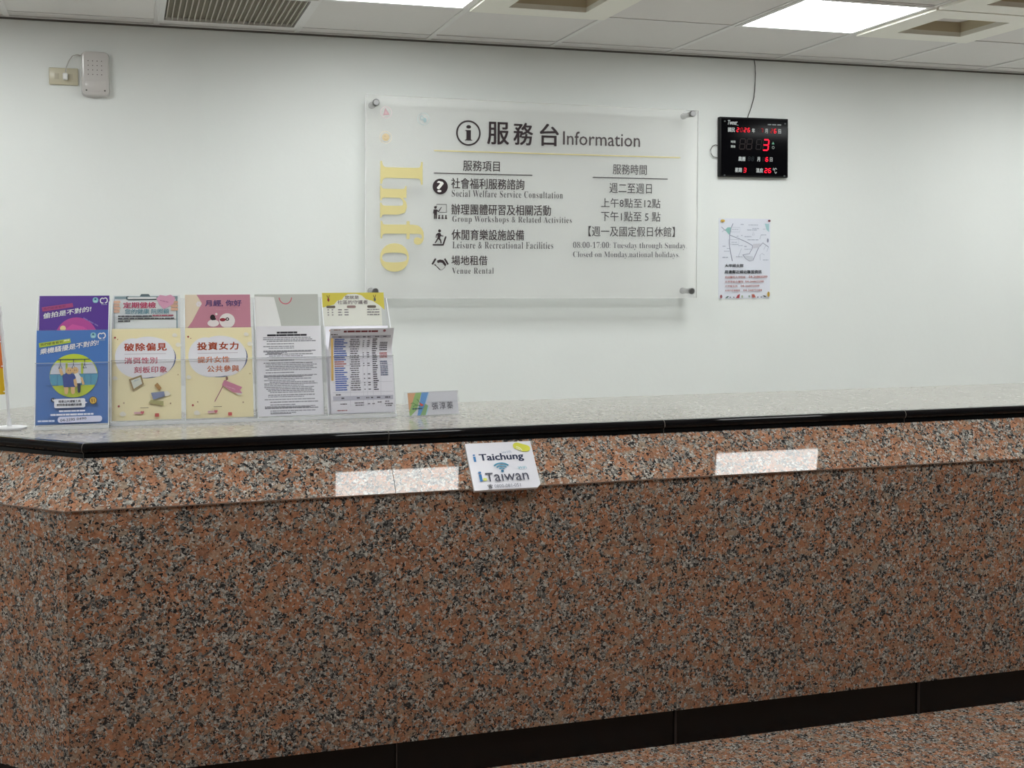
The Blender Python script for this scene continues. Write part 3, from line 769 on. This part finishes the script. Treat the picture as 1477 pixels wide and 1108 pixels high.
def leaflet(base, col, tier, art, bg, label, th=.003, dx=0.0, dv=0.0, warp=None, grid=None, dz=0.0, back=False, name='leaflet', w_=SHW, h_=SHH, grp=None):
    mb = MB(); bgm = ink(bg) if isinstance(bg, str) else bg
    if warp:
        n = 24
        for z, m in ((0, PAPER), (th, bgm)):
            vs = [warp(u, h_ * i / n, z) for i in range(n + 1) for u in (0, w_)]
            mb.add(vs, [(2 * i, 2 * i + 1, 2 * i + 3, 2 * i + 2) for i in range(n)], m, True)
    else:
        mb.box((0, 0, 0), (w_, h_, th), bgm)
    if art: art.into(mb, th, warp)
    mb.fixn = False
    o = mb.build(name)
    if tier == 0: mtx = lean_frame(base, col * PIT + dx, -.003, .012 + dv)
    else: mtx = lean_frame(base, col * PIT + dx, .050, .005) @ Matrix.Translation((0, .118 + dv, 0))
    o.matrix_world = mtx @ Matrix.Translation((0, 0, .0006 + dz))
    tag(o, label, 'leaflet', grp or ('leaflets in the front pockets' if tier == 0 else 'leaflets in the rear pockets'))
    return o
WH = 'eef0f4'
# ---- blue leaflet, front pocket of the narrow rack
def ladies(a, dy, band, bandtx, title, tbox, circle):
    a.rrect(515, 62 + dy, 562, 108 + dy, 20, '8fc6d6'); a.disc(538, 78 + dy, 8, '3b6a86'); a.disc(538, 96 + dy, 15, 'b8dce4', 6)
    a.ring(596, 90 + dy, 17, 9, WH, 20, a0=60, a1=320); a.ring(622, 88 + dy, 15, 9, WH, 20, a0=-130, a1=110); a.bars(588, 636, 120 + dy, 5, 'a9b6cc', 3)
    a.poly([(98, 141 + dy), (350, 108 + dy), (356, 140 + dy), (104, 176 + dy)], band)
    a.text(bandtx, (112, 145 + dy, 290, 164 + dy), '3c4a33' if band != 'b04a86' else '7a2f66', slope=-.125, bold=.01)
a = Art((80, 310, 660, 1035), SHW, SHH); BL = '4c7cc4'
ladies(a, 268, 'bcd24a', '我們都會看到', None, None, None)
a.bars(300, 345, 388, 10, 'e8efc0', 7, slope=-.12)
a.text('乘機騷擾是不對的!', (108, 455, 580, 500), WH, bold=.03, slope=-.145, shear=.1)
a.disc(382, 665, 194, 'c6d83e', 168, n=48)
a.poly([(382 + 193 * math.cos(t_), 650 + y_) for t_, y_ in ()] or [(205, 600), (222, 580), (262, 545), (505, 545), (545, 582), (568, 640), (570, 655), (192, 655), (196, 630)], 'dfe3ee')
a.poly([(262, 545), (232, 566), (545, 566), (505, 545)], 'c6d83e'); a.poly([(315, 556), (332, 556), (332, 655), (315, 655)], 'c6d83e'); a.poly([(440, 556), (458, 556), (458, 655), (440, 655)], 'c6d83e')
a.poly([(190, 655), (575, 655), (574, 690), (556, 740), (210, 740), (192, 700)], '57a5c4'); a.stroke([(160, 740), (260, 738)], 5, '3a6ea0'); a.stroke([(190, 655), (574, 655)], 5, '3f7fa8')
for x in (250, 470, 520): a.stroke([(x, 660), (x, 735)], 4, '3f7fa8')
a.stroke([(255, 541), (510, 541)], 6, '3d4c66')
for x in (275, 380, 470): a.stroke([(x, 541), (x, 585)], 6, '3d4c66'); a.stroke([(x - 14, 610), (x, 583), (x + 14, 610), (x - 14, 610)], 6, '3d4c66')
SK = 'ecc58a'
a.poly([(262, 612), (282, 606), (300, 655), (282, 668), (268, 640)], SK)                       # raised arm of the near passenger
a.poly([(292, 672), (320, 645), (360, 645), (398, 668), (402, 735), (392, 756), (302, 756)], '2f4a9a')  # dark blue top
a.poly([(305, 755), (342, 755), (336, 800), (328, 812), (310, 806)], SK); a.poly([(358, 755), (392, 755), (392, 802), (374, 812), (362, 800)], SK)
a.poly([(380, 700), (402, 688), (414, 740), (400, 760), (386, 740)], SK)
a.disc(346, 630, 28, SK, 27); a.disc(394, 628, 26, SK, 26)
a.poly([(385, 655), (418, 648), (446, 690), (440, 728), (410, 728), (398, 680)], 'eef0f4'); a.poly([(436, 685), (452, 680), (470, 735), (452, 742)], SK)
a.poly([(410, 728), (438, 728), (436, 795), (424, 806), (414, 790)], '2c3350')
for x in (338, 354, 388, 402): a.stroke([(x, 622), (x, 634)], 4, '6b4a30')
a.disc(220, 852, 18, '2d3b52', 17); a.stroke([(212, 845), (222, 862)], 5, WH); a.stroke([(228, 843), (226, 862)], 5, WH)
a.rrect(228, 845, 476, 915, 14, 'edf0f8'); a.poly([(470, 868), (494, 878), (470, 888)], 'edf0f8')
a.text('搭乘公共運輸工具', (262, 856, 440, 876), '32384a', bold=.02); a.text('如何有意碰觸的肢體', (250, 882, 448, 902), '32384a', bold=.02)
a.disc(540, 864, 30, 'e4c15a', 28); a.ring(540, 864, 29, 5, '6b5632', 27); a.stroke([(530, 850), (532, 880)], 9, '8a6a30'); a.stroke([(548, 850), (550, 878)], 6, '8a6a30')
a.bars(268, 482, 934, 12, 'dfe6f6', 11, gap=.25); a.bars(200, 548, 960, 14, 'e3e9f7', 12, gap=.25); a.bars(100, 232, 1005, 13, 'cdd8ee', 13, gap=.25)
a.rrect(258, 982, 612, 1028, 21, 'd6daf2'); a.text('04-2295', (278, 1000, 395, 1020), '3a3f52', bold=.02, slope=-.05); a.text('0490', (408, 994, 486, 1012), '3a3f52', bold=.02, slope=-.05)
leaflet(BASE2, 0, 0, a, BL, 'blue leaflet with two train passengers in a yellow circle, front of narrow rack')
# ---- purple leaflet behind it
a = Art((78, 48, 655, 779), SHW, SHH)
ladies(a, 0, 'b04a86', '我們都會看到', None, None, None)
a.text('偷拍是不對的!', (108, 190, 502, 235), WH, bold=.03, slope=-.145, shear=.1)
a.disc(382, 395, 175, 'c24fa0', 170, n=40); a.poly([(250, 420), (275, 330), (350, 280), (440, 300), (520, 360), (530, 430)], 'd65aa8'); a.disc(272, 312, 24, 'f0dca0', 22)
a.bars(440, 560, 225, 10, '8f78c0', 5, slope=.55)
leaflet(BASE2, 0, 1, a, '5f3a9e', 'purple leaflet with white slogan behind the blue one', dx=.002)
# ---- two yellow leaflets
def yellow(crop, title, l1, l2, tc, lc, seed):
    a = Art(crop, SHW, SHH); x0, y0, x1, y1 = crop
    def P(x, y): return (x0 + x, y0 + y)
    SH_, CLD = '5a6a98', 'f2f2f8'
    a.disc(*P(292, 240), 248, SH_, 162, n=48)
    a.disc(*P(175, 228), 150, CLD, 150, n=40); a.disc(*P(225, 250), 195, CLD, 150, n=40); a.disc(*P(300, 228), 230, CLD, 162, n=48); a.disc(*P(360, 235), 168, CLD, 158, n=40); a.disc(*P(270, 300), 190, CLD, 98, n=40)
    a.text(title, (*P(102, 118), *P(462, 182)), tc, bold=.045, space=1.15)
    a.bars(x0 + 105, x0 + 455, y0 + 205, 3, 'b9a9b9', 1, gap=.0)
    a.text(l1, (*P(104, 234), *P(380, 285)), lc, bold=.03, space=1.1); a.text(l2, (*P(185, 308), *P(462, 360)), lc, bold=.03, space=1.1)
    for (x, y, r, c) in ((26, 72, 8, 'b0524a'), (48, 86, 4, 'b0524a'), (58, 620, 9, 'b5504a'), (100, 595, 6, 'b89a7a'), (490, 608, 6, 'b89a7a'), (556, 380, 5, 'c2a86a')): a.disc(*P(x, y), r, c)
    for (x, y, r) in ((560, 138, 22), (530, 60, 20), (25, 398, 20), (90, 682, 24), (455, 530, 26)): a.disc(*P(x, y), r, 'f4f0e2', r * .8); a.disc(x0 + x + r * .6, y0 + y + r * .2, r * .6, 'f4f0e2', r * .5)
    a.text('♥', (*P(238, 664), *P(268, 690)), 'd06a78'); a.bars(x0 + 185, x0 + 240, y0 + 670, 16, 'e6b9c0', seed, gap=.2)
    a.rrect(*P(358, 685), *P(392, 712), 4, 'd05a52'); a.bars(x0 + 236, x0 + 305, y0 + 636, 5, '8a7a5a', 2, gap=0.0)
    return a
a = yellow((75, 278, 655, 1010), '破除偏見', '消弭性別', '刻板印象', 'b04326', 'c2506a', 5)
a.poly([(218, 688), (322, 655), (342, 730), (250, 782)], 'a08a5c'); a.poly([(234, 698), (312, 672), (328, 725), (258, 765)], 'e2e6da'); a.bars(260, 300, 700, 8, '9ab0c8', 9, slope=-.3)   # framed picture
a.poly([(430, 740), (455, 720), (492, 765), (468, 782)], 'b58a4a'); a.poly([(400, 800), (510, 790), (518, 830), (420, 855)], '8792b4'); a.poly([(380, 880), (400, 855), (505, 868), (505, 905)], 'b4b077')
leaflet(BASE1, 0, 0, a, 'fbf0c4', 'pale yellow leaflet picturing a tilted framed picture, beside the blue leaflet')
a = yellow((75, 262, 655, 985), '投資女力', '提升女性', '公共參與', 'a8461f', 'd0703c', 6)
a.stroke([(320, 860), (425, 685)], 7, 'a25a70'); a.poly([(405, 690), (560, 750), (540, 775), (560, 800), (480, 790), (385, 730)], 'd68aa6'); a.bars(420, 500, 735, 8, 'e8c0cc', 3, slope=.35)
a.poly([(418, 668), (428, 660), (440, 672), (436, 690), (420, 692)], '8a5a4a')
leaflet(BASE1, 1, 0, a, 'fbf0c4', 'pale yellow leaflet with a pink pennant, next to the white text sheet')
# ---- clipboard leaflet
a = Art((75, 50, 640, 775), SHW, SHH)
a.rect(88, 60, 620, 82, '8fa6ad'); a.poly([(300, 60), (312, 42), (375, 42), (388, 60)], '5f7078'); a.stroke([(88, 62), (88, 700)], 6, 'c0ced2'); a.stroke([(612, 62), (612, 700)], 12, '8fa6ad')
a.stroke([(205, 62), (188, 64), (190, 84), (205, 90), (440, 88)], 8, '46555e'); a.rect(200, 68, 440, 82, 'f4f6f6')
for k in range(4): a.rrect(82, 96 + k * 26, 138 - 6 * (k % 2), 118 + k * 26, 9, 'e7bfa6'); 
for k in range(3): a.rrect(560, 102 + k * 28, 622, 126 + k * 28, 9, 'dfb59c')
a.poly([(440, 80), (470, 52), (520, 60), (560, 50), (600, 75), (580, 130), (500, 170), (462, 130)], 'e3aac6'); a.bars(470, 540, 92, 8, 'c07aa0', 3, slope=.25)
a.text('定期健檢', (160, 110, 436, 160), 'c23f6a', bold=.03); a.text('您的健康 阮照顧', (175, 166, 546, 208), '5f94a6', bold=.02)
a.bars(118, 400, 220, 11, '4a4a52', 3, gap=.3); a.bars(405, 585, 216, 11, 'b0566a', 4, gap=.3); a.bars(118, 588, 240, 11, '4a4a52', 5, gap=.3); a.bars(118, 218, 260, 11, '4a4a52', 6, gap=.3)
leaflet(BASE1, 0, 1, a, 'e9eef0', 'leaflet picturing a clipboard with pink and teal headings, behind first yellow leaflet', dx=.0)
# ---- pink leaflet
a = Art((50, 38, 615, 769), SHW, SHH)
a.poly([(50, 38), (150, 38), (195, 110), (150, 190), (110, 262), (50, 340)], 'efe0c8')
for k in range(6): a.disc(168 + 14 * math.cos(k * PI / 3), 118 + 14 * math.sin(k * PI / 3), 10, 'f6eef0')
a.text('月經, 你好', (222, 84, 540, 140), '5a4a86', bold=.02); a.bars(315, 530, 160, 8, 'd79ab0', 4, gap=.6)
a.disc(410, 260, 68, 'f2ecec', 62); a.disc(290, 280, 50, 'f2ecec', 30); a.disc(286, 232, 22, '2b2226', 24); a.disc(300, 245, 14, '2b2226', 10); a.disc(372, 252, 26, '9a3340', 14); a.disc(412, 248, 16, '3a2a2e', 14); a.disc(412, 248, 7, 'f2ecec', 6)
a.disc(318, 205, 10, 'f2ecec', 10)
leaflet(BASE1, 1, 1, a, 'cf8fa2', 'dusty pink leaflet with violet title, behind second yellow leaflet', dx=.001)
# ---- grey sheet for the acrylic back, red arc; white slant is a painted reflection
a = Art((30, 38, 580, 760), SHW, SHH)
a.poly([(32, 55), (198, 62), (245, 262), (270, 420), (32, 420)], 'f6f7f5'); a.ring(296, 62, 54, 9, 'cf6f7c', 58, a0=5, a1=175, n=20)
leaflet(BASE1, 2, 1, a, 'c6c9c2', 'grey sheet with a red arc and painted white reflection, behind the white text sheet', dx=.001)
# ---- white text sheet
a = Art((50, 258, 590, 965), SHW, SHH); TX = '8a8a94'
a.bars(220, 390, 302, 15, '3c3c44', 1, gap=.12); a.bars(140, 470, 322, 15, '3c3c44', 2, gap=.12)
rr = random.Random(8); y = 345
while y < 945:
    x0 = rr.choice((105, 105, 120, 135, 150)); x1 = rr.choice((520, 515, 500, 360, 300, 545, 430))
    a.bars(x0, x1, y, 7.5, rr.choice((TX, '9c9ca6', '92929c', 'a4a4ae')), int(y), gap=.45)
    if rr.random() < .12: a.bars(x0, x1 - 40, y + 9, 5, '74747e', int(y) + 1, gap=.0)
    y += rr.choice((13.5, 13.5, 14, 21))
def fold(u, v, z):
    k = .0035 * math.exp(-((v - .196) / .03) ** 2)
    return (u, v, z + k + (.012 * max(0, v - .2) / .1))
leaflet(BASE1, 2, 0, a, 'f6f6fc', 'white sheet of dense black print in the third column', warp=fold, th=.0015)
# ---- schedule sheets
def schedule(head):
    a = Art((120, 320, 660, 945), SHW, SHH)
    a.bars(235, 525, 338, 15, '7a3238', 1, gap=.3); a.bars(150, 205, 328, 7, 'b08a80', 2); a.disc(580, 342, 12, 'a0606a', 10)
    a.bars(130, 185, 366, 8, '5a565c', 3)
    a.rect(140, 380, 640, 402, 'b9b6c0'); a.rect(132, 402, 150, 716, 'e0bb72')
    for k, (x0, x1) in enumerate(((195, 220), (345, 370), (400, 425), (440, 465), (505, 540), (575, 610))): a.bars(x0, x1, 388, 8, '5a565c', k, dl=0)
    rr = random.Random(3); y = 408
    while y < 785:
        c = '5a72ba' if not 575 < y < 610 else 'b86a6a'
        a.bars(165, rr.uniform(240, 275), y, 9, c, int(y), gap=.12); a.bars(rr.uniform(290, 305), rr.uniform(365, 385), y + 3, 7, '66626c', int(y) + 1)
        if rr.random() < .6: a.bars(408, 418, y, 7, '66626c', 1); a.bars(442, 464, y, 7, '66626c', 2)
        a.bars(488, rr.uniform(515, 535), y + 2, 8, '4c4852', int(y) + 2, gap=.2)
        y += 15.4
    for (y0, y1, c) in ((440, 500, '66626c'), (520, 560, 'b25a5a'), (580, 680, '4a5578')):
        for yy in range(y0, y1, 14): a.bars(552, 618, yy, 8, c, yy, gap=.2)
    for yy in (402, 560, 610, 730, 800): a.stroke([(140, yy), (650, yy)], 2, 'c2c0ca', dl=0)
    for xx in (285, 395, 432, 478, 545): a.stroke([(xx, 380), (xx, 900)], 2, 'c6c4ce', dl=0)
    a.bars(165, 210, 812, 8, '5a565c', 4); a.rect(140, 826, 650, 856, 'c3c3d0')
    for x0, x1 in ((210, 235), (340, 370), (420, 445), (460, 485), (510, 540), (580, 625)): a.bars(x0, x1, 836, 9, '55525c', int(x0))
    for x0, x1, yy in ((200, 255, 878), (320, 400, 872), (325, 398, 888), (430, 450, 880), (470, 490, 880), (515, 550, 870), (580, 620, 866), (575, 645, 882), (585, 635, 896)): a.bars(x0, x1, yy, 7, '66626c', int(yy + x0))
    a.bars(172, 255, 922, 7, 'b0666c', 6)
    return a
a = Art((92, 255, 615, 945), SHW, SHH)
a.text('大甲婦女福利服務中心', (250, 276, 450, 298), 'dc9a50', bold=.02); a.bars(125, 185, 284, 12, 'c08a60', 2); a.bars(360, 495, 305, 14, '6a5a70', 3, gap=.2)
a.disc(550, 290, 14, 'c77f93', 12); a.disc(530, 306, 5, 'b06a80'); a.disc(572, 306, 5, 'b06a80')
leaflet(BASE1, 3, 0, a, 'f2f2fa', 'white sheet with orange heading just behind the curled timetable sheet', dx=.001, th=.0015)
def curl(u, v, z):
    # the top quarter of the sheet has flopped forward
    v0, lift = .198, .012
    zz = z + .006 + .004 * math.sin(min(1, v / v0) * PI)
    if v <= v0: return (u, v, zz)
    t = v - v0; ang = min(1.0, t / .03) * math.radians(50)
    ca = math.radians(50)
    if t < .03: return (u, v0 + t * math.cos(ang / 2), zz + t * math.sin(ang / 2))
    return (u + .02 * (t - .03), v0 + .03 * math.cos(ca / 2) + (t - .03) * math.cos(ca), zz + .03 * math.sin(ca / 2) + (t - .03) * math.sin(ca))
leaflet(BASE1, 3, 0, schedule(True), 'eeedf4', 'timetable sheet with its top curling forward in the rightmost column', warp=curl, th=.0008, dx=.008, dz=.003)
# ---- yellow and white leaflet at the far right
a = Art((72, 38, 600, 769), SHW, SHH); YG = 'ddcf4e'
a.poly([(72, 38), (600, 38), (600, 190), (560, 150), (500, 110), (445, 95), (410, 62), (360, 48), (290, 50), (255, 75), (240, 98), (200, 105), (170, 140), (72, 165)], YG)
a.text('您就是', (265, 64, 385, 94), '6a5a5e', bold=.02); a.text('社區的守護者', (200, 104, 460, 138), '7a6c70', bold=.01)
for x, c in ((104, '6b6258'), (278, '9a8078'), (452, '6b6258')): a.rrect(x, 150, x + 76, 172, 10, c)
for yy in (182, 204, 226):
    for x0, x1 in ((112, 125), (148, 160), (202, 235), (255, 290), (450, 555)): a.bars(x0, x1, yy, 9, '8a868a', yy + x0)
for x in (124, 520): a.disc(x, 100, 9, '9a4038' if x < 200 else '5a6258', 16); a.stroke([(x - 12, 62), (x - 2, 84)], 5, '6b4a28'); a.stroke([(x + 10, 60), (x + 2, 84)], 5, '6b4a28')
leaflet(BASE1, 3, 1, a, 'eeefe4', 'yellow and white leaflet at the back of the rightmost column', dx=.001, dv=.004, w_=.200)

# ================================================================== DESK NAMEPLATE
npb = rack_frame((.877, 3.985, TOP), math.radians(8))
t = empty('desk_nameplate'); t.matrix_world = npb; tag(t, 'small clear acrylic desk nameplate with rainbow corner, right of the brochures', 'nameplate')
NW, NH = .176, .076
R_ = Matrix.Rotation(PI / 2 - math.radians(15), 4, 'X')
m_ = MB(); m_.box((-.012, 0, -.002), (NW + .004, NH + .006, 0), CLEARV); m_.box((-.012, NH + .006, -.002), (NW + .004, NH + .0072, 0), CLEDGE)
o = m_.build('acrylic_front', t); o.matrix_local = Matrix.Translation((0, 0, .001)) @ R_
m_ = MB(); m_.box((-.012, -.001, 0), (NW + .004, .062, .002), CLEARV)
m_.add([(-.012, .062, .002), (NW + .004, .062, .002), (NW + .004, .020, .080), (-.012, .020, .080), (-.012, .064, .002), (NW + .004, .064, .002), (NW + .004, .022, .080), (-.012, .022, .080)],
       [(0, 1, 2, 3), (7, 6, 5, 4), (0, 4, 5, 1), (1, 5, 6, 2), (2, 6, 7, 3), (3, 7, 4, 0)], CLEARV); m_.build('acrylic_base', t)
a = Art((150, 185, 1320, 635), NW, NH); ip = MB(); ip.box((0, 0, -.0008), (NW, NH, 0), plain('card_white', (.74, .75, .80), 0.5))
a.poly([(150, 185), (340, 185), (230, 420), (150, 600)], 'dfae86'); a.poly([(340, 185), (480, 185), (330, 520), (180, 635), (150, 635), (150, 560)], '9fc27e'); a.poly([(480, 185), (640, 185), (430, 635), (330, 635)], '6fa4dc')
a.poly([(640, 185), (665, 185), (560, 410), (540, 400)], 'c4dcf0'); a.poly([(540, 410), (600, 450), (520, 635), (400, 635)], '8fb282'); a.poly([(600, 450), (625, 450), (545, 635), (520, 635)], 'b9dce8')
a.stroke([(200, 400), (250, 380), (330, 430), (420, 440)], 12, '5f8a4a'); a.stroke([(350, 310), (420, 390), (490, 440)], 12, '5a7a62'); a.poly([(400, 385), (500, 430), (450, 460), (420, 440)], 'cf5a4c'); a.ring(330, 470, 80, 10, '4f8a54', 40, a0=180, a1=340, n=14)
a.bars(225, 460, 490, 22, '3f5f6a', 3, gap=.35)
a.stroke([(600, 385), (1310, 385)], 5, 'b0b2bc')
a.text('張淳蓁', (690, 390, 1190, 535), '55555e', bold=0, space=1.25)
a.into(ip, .0002); ip.fixn = False
o = ip.build('name_card', t); o.matrix_local = Matrix.Translation((0, 0, .003)) @ R_ @ Matrix.Translation((0, .002, -.0028))

# ================================================================== WIFI SIGN ON THE SLOPE
dx, dz = OB - APT, ZA - ZB
SLA = math.atan2(dx, dz)                       # slope angle from the vertical
WW, WHH = .209, .166
px = empty('wifi_sign', (.9705, B2.y - OB - .007, ZB - .012), (PI / 2 - SLA, 0, 0)); tag(px, 'white wifi notice block lying on the sloped granite below the black edge', 'sign')
m_ = MB()
c0 = .012
poly = [(0, 0), (WW - c0, 0), (WW, c0), (WW, WHH), (0, WHH)]
m_.prism(poly, .004, .014, plain('notice_white', (.78, .78, .84), 0.3), plain('notice_edge', (.86, .87, .90), 0.25)); m_.build('notice_block', px)
a = Art((0, 0, 100, 100), WW, WHH); NVY, BLU = '26304e', '2f7ab8'
a.text('i', (8, 24, 12, 40), BLU, bold=.03); a.text('Taichung', (17, 24, 84, 43), NVY, bold=.035)
a.text('wifi', (52, 19, 67, 24.5), 'a9b2c6', bold=0)
a.disc(78, 10, 6.5, 'd8d84a', 7.5); a.disc(90, 16, 7, 'd8d84a', 7.5); a.poly([(74, 15), (80, 3), (92, 9), (92, 23), (84, 23)], 'd8d84a')
for r_ in (3.5, 6, 8.5): a.ring(75, 22, r_, 1.1, 'f1f1d8', r_ * 1.2, a0=-85, a1=-5, n=10)
for r_ in (5, 9.5, 14): a.ring(47, 62, r_, 2.6, '4f9ab8', r_ * 1.15, a0=-140, a1=-40, n=16)
a.disc(47, 63, 2.2, '2f6f92', 2.6)
a.text('i', (10.5, 62, 15, 83), BLU, bold=.03); a.disc(18.5, 79, 3, 'd9e06a', 3)
a.text('T', (20, 66, 31.5, 84), '3a3c50'); a.text('aıwan', (33, 69.5, 84, 84.3), '3a3c50')
a.text('WiFi', (71, 55.5, 84, 61), '6fb4c4', bold=.01)
a.text('☎', (20, 90, 27.5, 99), '202430', bold=.02); a.text('0800-081-051', (30, 91, 69, 98), '707684', bold=0)
mb = MB(); a.into(mb, .0141); mb.fixn = False; mb.build('printed_lettering', px)

# ================================================================== DESK FLAG
df = empty('desk_flag', (-.352, 4.083, TOP)); tag(df, 'small striped red orange yellow flag on a white desk pole, left edge', 'flag')
FW = plain('flag_white', (.82, .83, .85), 0.3)
m_ = MB(); m_.cyl((0, 0, 0), (0, 0, .005), .051, FW, 40); m_.cyl((0, 0, .005), (0, 0, .008), .049, FW, 40, r2=.012); m_.cyl((0, 0, .008), (0, 0, .030), .0075, FW, 20, r2=.006); m_.build('base', df)
def pole(z): return (-.022 * (z / .37) ** 1.2, .002, z)
m_ = MB(); zs = [.02 + .35 * i / 12 for i in range(13)]
m_.tube([pole(z) for z in zs], .0042, FW, 12)
for z in (.13, .205, .285, .345): m_.cyl(pole(z), pole(z + .014), .0062, FW, 16)
m_.cyl(pole(.37), pole(.382), .0065, FW, 16, r2=.003); m_.build('pole', df)
m_ = MB(); FLC = ['e2574a', 'ee8b4c', 'efc93a']
for k, c in enumerate(FLC):
    z1, z0 = .345 - k * .080, .345 - (k + 1) * .080
    vs = []; n = 10
    for i in range(n + 1):
        x = -.006 - .12 * i / n; y = .006 + .010 * math.sin(i * .9)
        for z in (z0, z1): vs.append((pole(z)[0] * 1.0 + x, y, z - .01 * i / n))
    mt = plain('flag_cloth_' + c, c, 0.8, spec=0.2)
    m_.add(vs, [(2 * i, 2 * i + 1, 2 * i + 3, 2 * i + 2) for i in range(n)], mt)
m_.fixn = False; m_.build('flag_cloth', df)
for z in (.340, .265, .190, .112):
    m_ = MB(); m_.box((pole(z)[0] - .010, .0, z), (pole(z)[0], .006, z + .003), FW); m_.build('flag_tie', df)

bpy.data.objects.remove(FO); bpy.data.curves.remove(FC)
